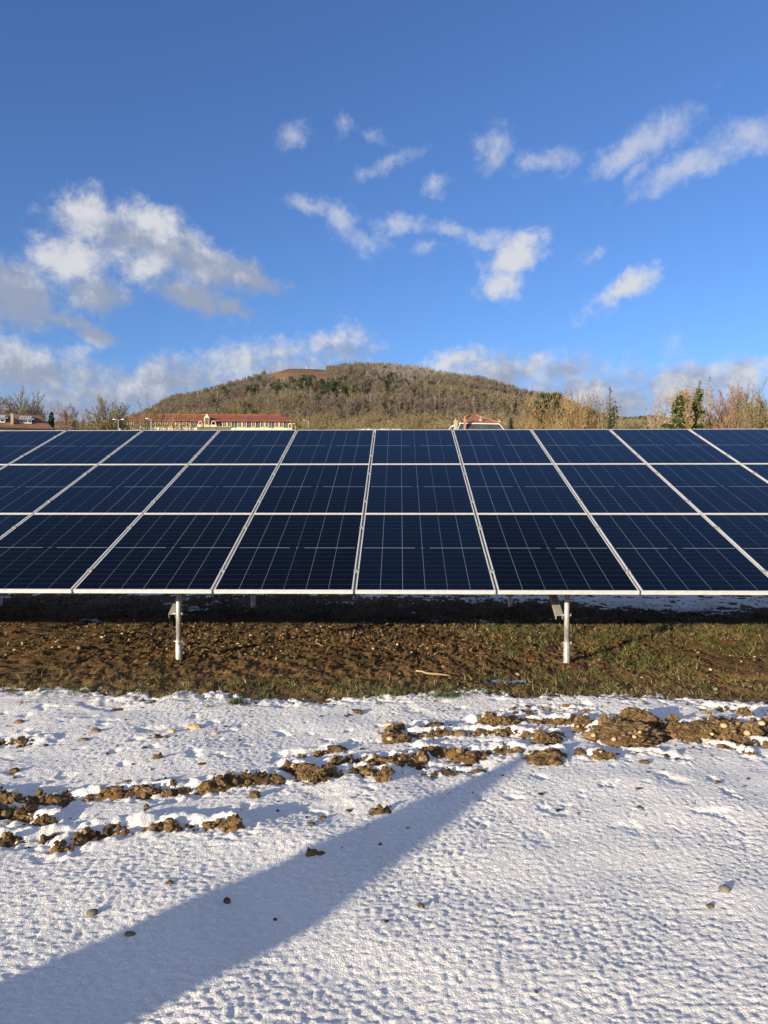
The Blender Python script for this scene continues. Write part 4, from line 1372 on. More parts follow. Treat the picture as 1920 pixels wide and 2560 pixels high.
def fan_shrub(label, px, top, Y, width_px, mat, seed, stems=26, kind='bare_shrub', thick=.05):
    """many stems fanning up from one stool"""
    r = np.random.default_rng(seed)
    x, y, z = base_of(px, Y)
    H = at(px, top, Y)[2] - z
    Wd = width_px / PX(Y) / 2
    K = dict(seg=[8, 5, 3], wob=[.05, .10, .14], up=[.05, .10, .06], start=[.3, .2], kids=[1.9, 2.6], ang=[26, 30], lr=[.38, .5], rr=[.5, .5])
    t = thing(kind, label, 'shrub', (x, y, z))
    segs = []
    for i in range(stems):
        a = r.uniform(0, 2 * math.pi); q = r.uniform(0, 1) ** .6
        lean = q * math.atan2(Wd, H) * 1.05
        d = np.array((math.sin(lean) * math.cos(a), math.sin(lean) * math.sin(a) * .8, math.cos(lean)))
        grow(segs, r, np.array((math.cos(a) * q * Wd * .35, math.sin(a) * q * Wd * .3, -.2)), d, H * r.uniform(.72, 1.0) * (1 - .18 * q), thick * r.uniform(.6, 1.2), 0, K)
    link('stems', segs_mesh('stems', [s for s in segs if s[4] == 0], M[mat], 1, seed=seed), t)
    link('twigs', segs_mesh('twigs', [s for s in segs if s[4] > 0], M[mat], 2, (.4, 1), seed + 1, 1.9e-4 * Y), t)
    return t


def larch(label, px, top, Y, mat, seed, half_px, kind='bare_larch', zfrac=.15):
    r = np.random.default_rng(seed)
    x, y, z = base_of(px, Y)
    H = at(px, top, Y)[2] - z
    Wd = half_px / PX(Y)
    segs = []
    n = 24
    p = np.array((0, 0, -.3))
    for i in range(n):
        q = np.array((r.normal(0, .03) * i / n, r.normal(0, .03), H * (i + 1) / n))
        segs.append((p, q, .011 * H * (1 - .9 * i / n), .011 * H * (1 - .9 * (i + 1) / n), 0)); p = q
    for k in range(int(H * 9)):
        t = r.uniform(zfrac, .99) ** .9
        L = Wd * min(1, (1.02 - t) * 1.9 + .12) * r.uniform(.45, 1.15)
        a = r.uniform(0, 6.28); el_ = math.radians(r.normal(8 + 30 * t, 10))
        d = np.array((math.cos(a) * math.cos(el_), math.sin(a) * math.cos(el_), math.sin(el_)))
        q = np.array((0, 0, H * t))
        for j in range(4):
            e = unit(d + r.normal(0, .1, 3) + np.array((0, 0, -.05 + .09 * j)))
            q2 = q + e * L / 4
            segs.append((q, q2, .028 * (1 - j / 5), .028 * (1 - (j + 1) / 5), 1))
            for _ in range(4):
                f = unit(e + r.normal(0, .6, 3) + np.array((0, 0, -.1)))
                segs.append((q2, q2 + f * L * r.uniform(.1, .28), .013, .007, 3))
            q = q2; d = e
    t_ = split_tree(kind, label, px, Y, segs, M[mat], seed, 2, minr=2.4e-4 * Y)
    return t_


def ivy_column(parent, H, rad_fn, n, size, mat, seed, name='ivy', offset=(0, 0)):
    r = np.random.default_rng(seed)
    h = r.uniform(0, 1, n) ** .95
    a = r.uniform(0, 6.28, n)
    # tufts of leaves at uneven distances from the stem, with gaps between them
    nt = max(20, n // 70)
    th, ta = r.uniform(.0, 1, nt) ** .9, r.uniform(0, 6.28, nt)
    tr = rad_fn(th) * r.uniform(.25, 1.15, nt)
    k = r.integers(0, nt, n)
    sp_ = .20 * rad_fn(th[k]) + .10
    C = np.stack([tr[k] * np.cos(ta[k]) + r.normal(0, 1, n) * sp_, tr[k] * np.sin(ta[k]) + r.normal(0, 1, n) * sp_, th[k] * H + r.normal(0, 1, n) * sp_ * 1.2], 1)
    C[:, :2] += offset
    return link(name, leaf_mesh(name, C, np.full(n, size), M[mat], seed, r.uniform(0, 1, n)), parent)


def conifer(label, px, top, Y, half_px, seed, mat='fir', kind='fir_tree', cat='tree', layers=15, group=None):
    r = np.random.default_rng(seed)
    x, y, z = base_of(px, Y)
    H = at(px, top, Y)[2] - z
    Wd = half_px / PX(Y)
    t = thing(kind, label, cat, (x, y, z), 0, group)
    m = MB(); m.tube([(0, 0, -.3), (0, 0, H)], [.016 * H, .002 * H], 6)
    m.build('trunk', M['bark'], t)
    C, tt = [], []
    zlow = at(px, 1085, Y)[2] - z
    for i in range(layers):
        f = i / layers
        hh = H * (.12 + .87 * f)
        L = Wd * (1 - f) ** .9 * 1.08 + .12
        nb = 9 + int(7 * (1 - f))
        for k in range(nb):
            a = r.uniform(0, 6.28); l = L * r.uniform(.7, 1.15)
            s_ = np.linspace(.12, 1, 16)
            dro = -.20 * l * s_ + .10 * l * s_ ** 2 + r.normal(0, .02 * H)
            for q, dz in zip(s_, dro):
                for _ in range(2):
                    w = .16 * l * (1 - q * .6)
                    C.append((math.cos(a) * l * q + r.normal(0, w), math.sin(a) * l * q + r.normal(0, w), hh + dz + r.normal(0, .012 * H)))
                    tt.append(.25 + .5 * q + r.normal(0, .15))
    link('crown', leaf_mesh('crown', np.array(C), np.full(len(C), .024 * H), M[mat], seed, np.array(tt)), t)
    return t


def leaf_blob(label, px, top, Y, half_px, seed, mat, kind, nclump=40, n=5000, size=.16, low=.25, cat='tree'):
    r = np.random.default_rng(seed)
    x, y, z = base_of(px, Y)
    H = at(px, top, Y)[2] - z
    Wd = half_px / PX(Y)
    t = thing(kind, label, cat, (x, y, z))
    m = MB(); m.tube([(0, 0, -.3), (0, 0, H * .8)], [.02 * H, .005 * H], 6); m.build('trunk', M['bark'], t)
    C, tt = [], []
    for k in range(nclump):
        f = r.uniform(low, .97)
        rad = Wd * math.sqrt(max(.03, 1 - ((f - .42) / .6) ** 2)) * r.uniform(.3, 1)
        a = r.uniform(0, 6.28); c = np.array((rad * math.cos(a), rad * math.sin(a), H * f))
        R_ = Wd * r.uniform(.18, .34)
        v = r.normal(0, 1, (n // nclump, 3)); v /= np.linalg.norm(v, axis=1)[:, None]
        v *= R_ * r.uniform(.5, 1.05, (len(v), 1)); v[:, 2] *= .75
        C.append(c + v); tt.append(np.clip(.35 + r.normal(0, .12) + r.normal(0, .2, len(v)), 0, 1))
    C = np.concatenate(C); C[:, 2] = np.minimum(C[:, 2], H)
    link('crown', leaf_mesh('crown', C, np.full(len(C), size), M[mat], seed, np.concatenate(tt)), t)
    return t


# right hand group
leaf_blob('dark evergreen tree behind the tall golden shrub beside the slate roofed house', 1372, 983, 86, 52, 1, 'darkleaf', 'evergreen_tree', 46, 9000, .20)
leaf_blob('dark evergreen bush between the two golden shrub tops', 1462, 1012, 90, 40, 2, 'darkleaf', 'evergreen_tree', 40, 6000, .20)
fan_shrub('tallest golden bare shrub of many stems in front of the dark evergreen', 1402, 968, 66, 190, 'twig_gold', 3, 40)
fan_shrub('second golden bare shrub right of the tallest one', 1462, 980, 70, 100, 'twig_gold', 4, 24)
fan_shrub('low spreading golden shrub in front of the bush group', 1430, 1025, 60, 200, 'twig_gold', 5, 34)
t = larch('bare narrow larch with an ivy covered foot beside the golden shrubs', 1524, 965, 62, 'twig_grey', 6, 34, zfrac=.55)
ivy_column(t, at(1524, 1022, 62)[2] - t.location.z, lambda h: .35 + .35 * np.sin(np.clip(h, 0, 1) * 2.9), 2600, .11, 'ivy', 7)
leaf_blob('small dark pine with a bent top left of the pale birch', 1608, 1016, 95, 15, 8, 'needles', 'pine_tree', 14, 1400, .2, low=.5)
bare_tree('pale thin birch between the small pine and the ivy column', 1648, 998, 78, 'birch', 9, .75, 'birch_tree', limbs=9, fork=.45, dense=.75)
bare_tree('slender leafless birch just right of the pale birch', 1690, 1004, 84, 'twig_pale', 10, .7, 'birch_tree', limbs=9, fork=.45, dense=.75)
x, y, z = base_of(1697, 58)
t = thing('ivy_clad_tree', 'left one of two ivy clad trunks, broader and lower', 'tree', (x, y, z))
H = at(1697, 993, 58)[2] - z
m = MB(); m.tube([(0, 0, -.3), (.1, 0, H * 1.02)], [.2, .05], 7); m.build('trunk', M['bark'], t)
ivy_column(t, H, lambda h: .95 * (1 - h) ** .6 + .08, 4200, .13, 'ivy', 12)
x, y, z = base_of(1742, 60)
t = thing('ivy_clad_tree', 'right one of two ivy clad trunks, slimmer and taller, before the weeping willow', 'tree', (x, y, z))
H = at(1742, 975, 60)[2] - z
m = MB(); m.tube([(0, 0, -.3), (-.1, 0, H * 1.02)], [.2, .05], 7); m.build('trunk', M['bark'], t)
ivy_column(t, H, lambda h: .50 * (1 - h) ** .4 + .12 + .08 * np.sin(h * 12), 3600, .13, 'ivy', 14)


def weeping(label, px, top, Y, half_px, seed):
    r = np.random.default_rng(seed)
    x, y, z = base_of(px, Y)
    H = at(px, top, Y)[2] - z
    Wd = half_px / PX(Y)
    segs = []
    K = K_round(kids=[1.8, 1.6, 0], start=[.45, .3, 2], seg=[6, 5, 3], ang=[50, 42, 40], lr=[.5, .5, .4], up=[.02, .06, .02])
    K = dict(seg=[6, 5, 3], wob=[.08, .14, .16], up=[.03, .06, .02], start=[.45, .3], kids=[2.2, 1.8], ang=[48, 42], lr=[.5, .5], rr=[.5, .5])
    grow(segs, r, np.array((0, 0, -.3)), np.array((0.05, 0, 1.0)), H * .8, .20, 0, K)
    tips = [s for s in segs if s[4] >= 1]
    zmax = max(s[1][2] for s in segs); rmax = np.percentile([np.hypot(s[1][0], s[1][1]) for s in segs], 96)
    k = np.array((Wd * .9 / rmax, Wd * .9 / rmax, H * .97 / zmax))
    segs = [(s[0] * k, s[1] * k, s[2], s[3], s[4]) for s in segs]
    for s in [s for s in segs if s[4] >= 1]:
        for _ in range(11):
            p = s[1]; d = unit(r.normal(0, .6, 3) + np.array((0, 0, .5)))
            L = r.uniform(.8, 2.6)
            for j in range(5):
                d = unit(d + np.array((0, 0, -.5)) + r.normal(0, .12, 3))
                q = p + d * L / 5; segs.append((p, q, .011, .010, 3)); p = q
    return split_tree('weeping_willow', label, px, Y, segs, M['twig_orange'], seed, 2, minr=.017, tint=(.4, 1))


weeping('golden weeping willow with a round crown behind the ivy clad trunks', 1738, 958, 68, 48, 15)
larch('tall bare larch with a pale trunk right of the weeping willow', 1772, 940, 64, 'twig_pale', 16, 40, zfrac=.35)
larch('thin bare larch top rising behind the weeping willow', 1748, 950, 74, 'twig_grey', 17, 26, zfrac=.6)
fan_shrub('rusty brown brush below the tall larch', 1775, 1012, 62, 80, 'twig_orange', 18, 26)
bare_tree('reddish bare tree right of the tall larch', 1815, 990, 75, 'twig_pink', 19, .7)
bare_tree('second reddish bare tree, wider, near the right picture edge', 1852, 985, 78, 'twig_pink', 20, .7)
bare_tree('greenish grey bare tree at the right picture edge', 1905, 992, 72, 'twig_olive', 21, .8)
bare_tree('low olive bare tree between the reddish and the edge tree', 1882, 1010, 66, 'twig_olive', 22, .8)
bare_tree('olive bare tree partly outside the picture on the right', 1955, 998, 70, 'twig_olive', 23, .8)
fan_shrub('olive brown hazel brush at the right edge below the trees', 1890, 1035, 58, 110, 'twig_olive', 24, 22)
fan_shrub('rust coloured low brush below the two reddish trees', 1832, 1028, 60, 90, 'twig_pink', 25, 22)
fan_shrub('olive low brush between the ivy footed larch and the small pine', 1570, 1046, 75, 90, 'twig_olive', 26, 22)
fan_shrub('brown low brush at the foot of the pale birch', 1640, 1040, 70, 90, 'twig_gold', 27, 20)
leaf_blob('low dark green bush at the foot of the left ivy clad trunk', 1668, 1046, 56, 30, 28, 'darkleaf', 'evergreen_bush', 20, 2500, .13, .4, 'bush')

# left hand group
bare_tree('grey bare tree behind the dormer house, the wider one', 56, 1000, 150, 'twig_grey', 31, 1.0)
bare_tree('grey bare tree behind the dormer house at the left picture edge', 5, 1012, 150, 'twig_grey', 32, .9)
bare_tree('slim grey bare tree behind the right slope of the dormer roof', 78, 1008, 160, 'twig_grey', 33, .8)
conifer('small blue green fir right of the dormer house', 130, 1028, 100, 14, 34)
bare_tree('dark purplish bare tree right of the small fir', 168, 1031, 120, 'twig_pink', 35, 1.05)
bare_tree('low brown bare tree right of the purplish tree', 195, 1045, 125, 'twig_brown', 36, 1.0)
fan_shrub('brown brush between the purplish tree and the large olive shrub', 222, 1056, 115, 80, 'twig_brown', 37, 24)
bare_tree('tall olive bare tree at the left end of the long building', 272, 1012, 110, 'twig_olive', 38, 1.0)
bare_tree('olive bare tree before the left part of the red roof', 312, 1020, 112, 'twig_olive', 39, 1.0, dense=.95, twig=1.8e-4, limbs=11)
bare_tree('olive bare tree with dense twigs before the red roof', 382, 1016, 108, 'twig_olive', 40, 1.0, dense=.95, twig=1.8e-4, limbs=11)
fan_shrub('olive shrub in front of the left end of the long building', 345, 1036, 104, 70, 'twig_olive', 41, 12)
bare_tree('first of two broad pollards before the cream windows', 436, 1036, 105, 'twig_orange', 42, 1.25, 'pollard_tree', limbs=11, fork=.55, fan=1.0, dense=.75, twig=1.5e-4)
bare_tree('second of two broad pollards left of the gable dormer', 482, 1036, 106, 'twig_orange', 43, 1.25, 'pollard_tree', limbs=11, fork=.55, fan=1.0, dense=.75, twig=1.5e-4)
fan_shrub('olive shrub at the right end of the long building', 748, 1040, 112, 60, 'twig_olive', 44, 26)


# ------------------------------------------------------------------ buildings
M['tile_red'] = noisy('tile_red', (.20, .062, .036), (.275, .092, .052), .8, .85, (.17, .06, .04))
M['tile_brown'] = noisy('tile_brown', (.17, .085, .050), (.25, .13, .080), .9, .85, (.13, .075, .05))
M['tile_orange'] = noisy('tile_orange', (.22, .095, .055), (.31, .145, .085), 1.1, .85, (.17, .085, .06))
M['slate'] = noisy('slate', (.045, .050, .060), (.075, .080, .092), 1.2, .6)
M['slate_blue'] = noisy('slate_blue', (.055, .066, .085), (.08, .095, .115), .7, .75)
M['cream'] = noisy('cream_plaster', (.62, .54, .36), (.70, .62, .43), .6, .85)
M['white'] = noisy('white_paint', (.70, .69, .66), (.78, .77, .74), 1, .6)
M['pane'] = noisy('window_pane', (.020, .024, .030), (.035, .040, .048), .5, .08, spec=.6)
M['brick'] = noisy('chimney_brick', (.34, .15, .08), (.44, .21, .12), 3, .85)
M['stonework'] = noisy('stonework', (.40, .34, .24), (.50, .43, .31), 2, .85)
M['terracotta'] = noisy('terracotta', (.42, .20, .12), (.50, .26, .16), 2, .8)
M['lead'] = noisy('lead', (.30, .31, .32), (.38, .39, .40), 2, .5)
M['concrete'] = noisy('brown_wall', (.12, .095, .07), (.17, .135, .10), .6, .9)


def window_meshes(w, h, fr=.16, dep=.10, bars=1):
    m = MB()
    m.box(-w / 2 - fr, -w / 2, -dep, .05, -fr * .6, h + fr); m.box(w / 2, w / 2 + fr, -dep, .05, -fr * .6, h + fr)
    m.box(-w / 2, w / 2, -dep, .05, h, h + fr); m.box(-w / 2, w / 2, -dep - .04, .05, -fr, 0)
    for b in range(bars):
        xx = -w / 2 + w * (b + 1) / (bars + 1)
        m.box(xx - .03, xx + .03, -.02, .03, 0, h)
    p = MB(); p.box(-w / 2, w / 2, .012, .04, 0, h)
    return m, p


# --- the long red roofed building
YB = 152.0
s_ = YB / F
xl, xr = at(288, 1060, YB)[0], at(742, 1060, YB)[0]
zg = float(terrain((xl + xr) / 2, YB)) - .5
zridge = at(640, 1037, YB + 5)[2]; zeave = at(640, 1051.5, YB)[2]; zband = at(640, 1069, YB)[2]
lb = thing('long_building', 'long cream and slate blue building with a red hipped roof below the hill', 'building', ((xl + xr) / 2, YB, zg), math.radians(1.3))
WL = (xr - xl) / 2 - .9; DP = 11.0
re, rg, rb_ = zeave - zg, zridge - zg, zband - zg
m = MB(); m.box(-WL, WL, 0, DP, 0, rb_); m.build('wall', M['cream'], lb)
m = MB(); m.box(-WL + .02, WL - .02, .02, DP - .02, rb_, re); m.build('upper_wall', M['slate_blue'], lb)
m = MB(); o_ = .7
hx = WL + o_ - 4.2
V = [(-WL - o_, -o_, re - .05), (WL + o_, -o_, re - .05), (WL + o_, DP + o_, re - .05), (-WL - o_, DP + o_, re - .05), (-hx, DP / 2, rg), (hx, DP / 2, rg)]
V += [(v[0], v[1], v[2] - .18) for v in V[:4]]
m.add(V, [(0, 1, 5, 4), (2, 3, 4, 5), (0, 6, 7, 1), (1, 7, 8, 2), (2, 8, 9, 3), (3, 9, 6, 0), (6, 9, 8, 7)], [(1, 2, 5), (3, 0, 4)])
roof = m.build('roof', M['tile_red'], lb)
m = MB(); m.bar((-hx, DP / 2, rg + .04), (hx, DP / 2, rg + .04), .30, .22); m.build('ridge_tiles', M['tile_red'], roof)
wh = re - rb_ - .5
fm_, pm_ = window_meshes(.62, wh, .13, .12, 1)
fme, pme = fm_.mesh('window', M['cream']), pm_.mesh('pane', M['pane'])
toX = lambda px: (px - 960) * s_ - (xl + xr) / 2
for px in (395, 408, 425, 437, 445, 463, 472, 562, 574, 599.5, 611.5, 634, 656, 667.5, 692, 703.5, 326, 341, 358, 374):
    w_ = link('window', fme, lb, (toX(px), -.01, rb_ + .12))
    link('pane', pme, w_)
m = MB()
for px in (587, 679, 452, 417):
    m = MB(); m.box(toX(px) - .05, toX(px) + .05, -.10, -.01, 0, re - .1); m.build('downpipe', M['lead'], lb)
# gable dormer with scrolled cream front
gx_ = toX(520); gt = at(520, 1036, YB)[2] - zg; gb = rb_
gw = 13 / 2 * s_
m = MB()
prof = [(-gw, gb + .1), (gw, gb + .1), (gw, gb + (gt - gb) * .62), (gw * 1.05, gb + (gt - gb) * .74), (gw * .55, gb + (gt - gb) * .80), (gw * .3, gt - .1), (0, gt), (-gw * .3, gt - .1),
        (-gw * .55, gb + (gt - gb) * .80), (-gw * 1.05, gb + (gt - gb) * .74), (-gw, gb + (gt - gb) * .62)]
n_ = len(prof)
V = [(gx_ + a, -.95, b) for a, b in prof] + [(gx_ + a, -.45, b) for a, b in prof]
m.add(V, [(i, i + n_, (i + 1) % n_ + n_, (i + 1) % n_) for i in range(n_)] + [tuple(range(n_ - 1, -1, -1))[:4]], [])
m.t += [[0, i, i + 1] for i in range(1, n_ - 1)] + [[n_, n_ + i + 1, n_ + i] for i in range(1, n_ - 1)]
m.q = m.q[:n_]
gd = m.build('gable_front', M['cream'], lb)
f2, p2 = window_meshes(.55, (gt - gb) * .5, .12, .1, 1)
w_ = link('window', f2.mesh('window', M['stonework']), gd, (gx_, -.98, gb + (gt - gb) * .2)); link('pane', p2.mesh('pane', M['pane']), w_)
m = MB(); zc = gb + (gt - gb) * .70
m.add([(gx_ - gw, -.45, zc - .5), (gx_ + gw, -.45, zc - .5), (gx_, -.45, zc + .5), (gx_ - gw, DP / 2, zc - .5), (gx_ + gw, DP / 2, zc - .5), (gx_, DP / 2, zc + .5)],
      [(0, 2, 5, 3), (1, 4, 5, 2)], [(0, 1, 2)])
m.build('dormer_roof', M['tile_red'], gd)
# low cream wings with round topped windows beside the gable
for side, px0, px1 in ((-1, 497, 511), (1, 529, 544)):
    m = MB(); a0, a1 = toX(px0), toX(px1)
    m.box(a0, a1, -1.0, .015, gb - .9, gb + (gt - gb) * .18)
    k = 9; cx_ = (a0 + a1) / 2; rad = (a1 - a0) * .28
    for i in range(k):
        t0, t1 = math.pi * i / k, math.pi * (i + 1) / k
        V = [(cx_ + math.cos(t) * rr_, yy, gb + (gt - gb) * .30 + math.sin(t) * rr_) for t in (t0, t1) for rr_ in (rad, rad + .11) for yy in (-1.02, -.8)]
        m.add(V, [(0, 1, 3, 2), (4, 6, 7, 5), (0, 4, 5, 1), (2, 3, 7, 6), (0, 2, 6, 4), (1, 5, 7, 3)])
    m.box(cx_ - rad - .11, cx_ - rad, -1.02, -.8, gb + .1, gb + (gt - gb) * .30); m.box(cx_ + rad, cx_ + rad + .11, -1.02, -.8, gb + .1, gb + (gt - gb) * .30)
    m.build('arched_window', M['cream'], lb)
# arched cream porch at the right end
for px in (726, 734.5):
    m = MB(); c_ = toX(px)
    m.box(c_ - .42, c_ - .26, -.9, -.7, 0, re - 1.0); m.box(c_ + .26, c_ + .42, -.9, -.7, 0, re - 1.0)
    for i in range(8):
        t0, t1 = math.pi * i / 8, math.pi * (i + 1) / 8
        V = [(c_ + math.cos(t) * rr_, yy, re - 1.0 + math.sin(t) * rr_) for t in (t0, t1) for rr_ in (.26, .44) for yy in (-.9, -.7)]
        m.add(V, [(0, 1, 3, 2), (4, 6, 7, 5), (0, 4, 5, 1), (2, 3, 7, 6), (0, 2, 6, 4), (1, 5, 7, 3)])
    m.build('arch', M['cream'], lb)

# brown garden wall before the gable
p0, p1 = at(492, 1066, 140), at(577, 1066, 140)
z0 = float(terrain(p0[0], 140))
gw_ = thing('garden_wall', 'brown stone wall in front of the gable of the long building', 'wall', ((p0[0] + p1[0]) / 2, 140, z0))
m = MB(); m.box(-(p1[0] - p0[0]) / 2, (p1[0] - p0[0]) / 2, 0, .35, -.3, at(530, 1067, 140)[2] - z0); m.build('wall', M['concrete'], gw_)
m = MB(); m.box(-(p1[0] - p0[0]) / 2 - .05, (p1[0] - p0[0]) / 2 + .05, -.05, .4, at(530, 1067, 140)[2] - z0 + .002, at(530, 1066, 140)[2] - z0); m.build('coping', M['stonework'], gw_)
# far pale building seen through the brush
p0, p1 = at(890, 1066, 190), at(1002, 1066, 190)
z0 = float(terrain(p0[0], 190))
fb_ = thing('pale_building', 'pale low building half hidden by brush left of the slate house', 'building', ((p0[0] + p1[0]) / 2, 190, z0))
hh_ = at(950, 1066.0, 190)[2] - z0
m = MB(); m.box(-(p1[0] - p0[0]) / 2, (p1[0] - p0[0]) / 2, 0, 7, 0, hh_ - .6); m.build('wall', M['white'], fb_)
m = MB(); hw_ = (p1[0] - p0[0]) / 2
m.add([(-hw_ - .3, -.3, hh_ - .6), (hw_ + .3, -.3, hh_ - .6), (hw_ + .3, 7.3, hh_ - .6), (-hw_ - .3, 7.3, hh_ - .6), (-hw_ - .3, 3.5, hh_), (hw_ + .3, 3.5, hh_)],
      [(0, 1, 5, 4), (2, 3, 4, 5), (0, 3, 2, 1)], [(1, 2, 5), (3, 0, 4)]); m.build('roof', M['lead'], fb_)

for k_, (px_, w_) in enumerate(((905, 60), (945, 50), (982, 60))):
    fan_shrub(('olive brush before the left end of the pale low building', 'olive brush before the middle of the pale low building', 'olive brush before the right end of the pale low building')[k_],
              px_, 1052 + 3 * k_ % 5, 150, w_, 'twig_olive', 70 + k_, 20)

# --- slate mansard house on the right
YH = 128.0; s2 = YH / F
c_px = 1203
cx_ = (c_px - 960) * s2
zg = float(terrain(cx_, YH)) - .3
hs_ = thing('mansard_house', 'house with a dark slate mansard, orange tiled top and three tall chimneys', 'house', (cx_, YH, zg), math.radians(10))
hz = lambda yp, Y=YH: at(1203, yp, Y)[2] - zg
WH = 60 * s2; DH = 8.0
zt, zc_, ze = hz(1036.5, YH + 3), hz(1058), hz(1080)
m = MB(); m.box(-WH - .35, WH + .35, 0, DH, 0, ze); m.build('wall', M['cream'], hs_)
inx = .95
m = MB()
A_ = [(-WH - .3, -.25), (WH + .3, -.25), (WH + .3, DH + .25), (-WH - .3, DH + .25)]
B_ = [(-WH + inx - .3, inx * .8), (WH - inx + .3, inx * .8), (WH - inx + .3, DH - inx * .8), (-WH + inx - .3, DH - inx * .8)]
V = [(a, b, ze) for a, b in A_] + [(a, b, zc_) for a, b in B_]
m.add(V, [(0, 1, 5, 4), (1, 2, 6, 5), (2, 3, 7, 6), (3, 0, 4, 7), (4, 5, 6, 7), (0, 3, 2, 1)])
mans = m.build('mansard', M['slate'], hs_)
m = MB()
for i in range(4):
    j = (i + 1) % 4
    m.bar((B_[i][0], B_[i][1], zc_ + .02), (B_[j][0], B_[j][1], zc_ + .02), .17, .17)
    m.bar((A_[i][0], A_[i][1], ze), (B_[i][0], B_[i][1], zc_), .09, .09)
m.bar((-WH + 1.15, -.12, ze), (-WH + 1.6, inx * .8 - .1, zc_), .26, .1)
m.build('white_trim', M['white'], mans)
m = MB()
oo = .12
C_ = [(B_[0][0] - oo, B_[0][1] - oo), (B_[1][0] + oo, B_[1][1] - oo), (B_[2][0] + oo, B_[2][1] + oo), (B_[3][0] - oo, B_[3][1] + oo)]
V = [(a, b, zc_ + .11) for a, b in C_] + [(-.9, DH / 2, zt), (.2, DH / 2, zt)]
m.add(V, [(0, 1, 5, 4), (2, 3, 4, 5), (0, 3, 2, 1)], [(1, 2, 5), (3, 0, 4)])
rf = m.build('roof', M['tile_orange'], hs_)
m = MB(); m.bar((B_[0][0], B_[0][1], zc_ + .26), (-.9, DH / 2, zt + .06), .24, .16); m.bar((B_[1][0], B_[1][1], zc_ + .26), (.2, DH / 2, zt + .06), .24, .16); m.bar((-.9, DH / 2, zt + .06), (.2, DH / 2, zt + .06), .24, .16)
m.build('ridge_tiles', M['tile_orange'], rf)
m = MB(); m.box(.15, .55, 1.3, 1.75, zc_ + .5, zc_ + .95); m.tube([(.35, 1.5, zc_ + .9), (.35, 1.5, zc_ + 1.5)], .07, 6); m.build('roof_vent', M['lead'], rf)
for (px, yt, yb, wpx, mat, yo) in ((1143, 1046, 1080, 7, 'stonework', 1.5), (1160, 1043, 1080, 4.5, 'brick', -.1), (1262, 1044, 1064, 6, 'stonework', 2.5)):
    xx = (px - c_px) * s2
    zt_ = hz(yt + 4); zb_ = hz(yb)
    w_ = wpx * s2 / 2
    m = MB(); m.box(xx - w_, xx + w_, yo - w_, yo + w_, zb_ - 1.5, zt_)
    m.box(xx - w_ - .07, xx + w_ + .07, yo - w_ - .07, yo + w_ + .07, zt_ - .28, zt_ - .12)
    ch = m.build('chimney', M[mat], hs_)
    m = MB(); m.tube([(xx, yo, zt_), (xx, yo, zt_ + .18), (xx, yo, zt_ + .20), (xx, yo, zt_ + .36)], [.16, .12, .17, .10], 8); m.build('chimney_pot', M['terracotta'], ch)
    if mat == 'brick':
        m = MB(); m.box(xx - w_ - .03, xx + w_ + .03, yo - w_ - .03, yo + w_ + .03, hz(1054), zt_ - .3); m.build('rendered_top', M['stonework'], ch)
m = MB(); xa = WH + .5
m.tube([(xa, 1.5, hz(1080)), (xa, 1.5, hz(1053))], .025, 5); m.bar((xa - .5, 1.5, hz(1054)), (xa + .5, 1.5, hz(1054)), .03, .03); m.bar((xa - .35, 1.5, hz(1057)), (xa + .35, 1.5, hz(1057)), .03, .03)
m.build('antenna', M['lead'], hs_)
conifer('dark narrow spruce just right of the mansard house', 1277, 1045, 140, 10, 51, 'needles', 'spruce_tree')

# --- house with dormers on the left
YL = 96.0; s3 = YL / F
cx_ = (20 - 960) * s3
zg = float(terrain(cx_, YL)) - .3
hl = thing('dormer_house', 'brown roofed house with two white dormers at the left picture edge', 'house', (cx_, YL, zg), math.radians(23))
lz = lambda yp, Y=YL: at(20, yp, Y)[2] - zg
lx = lambda px: (px - 20) * s3 * 1.10
xr_, xl_ = lx(115), lx(-170)
DL = 9.5
zE, zR = lz(1067), lz(1036, YL + DL / 2)
m = MB(); m.box(xl_ + .5, xr_ - .5, .5, DL - .5, 0, zE); m.build('wall', M['cream'], hl)
V = [(xl_, 0, zE), (xr_, 0, zE), (xr_, DL, zE), (xl_, DL, zE), (xl_ + 3, DL / 2, zR), (lx(82), DL / 2, zR)]
V += [(v[0], v[1], v[2] - .2) for v in V[:4]]
m = MB(); m.add(V, [(0, 1, 5, 4), (2, 3, 4, 5), (0, 6, 7, 1), (1, 7, 8, 2), (2, 8, 9, 3), (3, 9, 6, 0), (6, 9, 8, 7)], [(1, 2, 5), (3, 0, 4)])
rf = m.build('roof', M['tile_brown'], hl)
m = MB(); m.bar((xl_, -.06, zE - .06), (xr_, -.06, zE - .06), .14, .14); m.build('gutter', M['dark_steel'], rf)
def roof_y(z): return (z - zE) / (zR - zE) * DL / 2
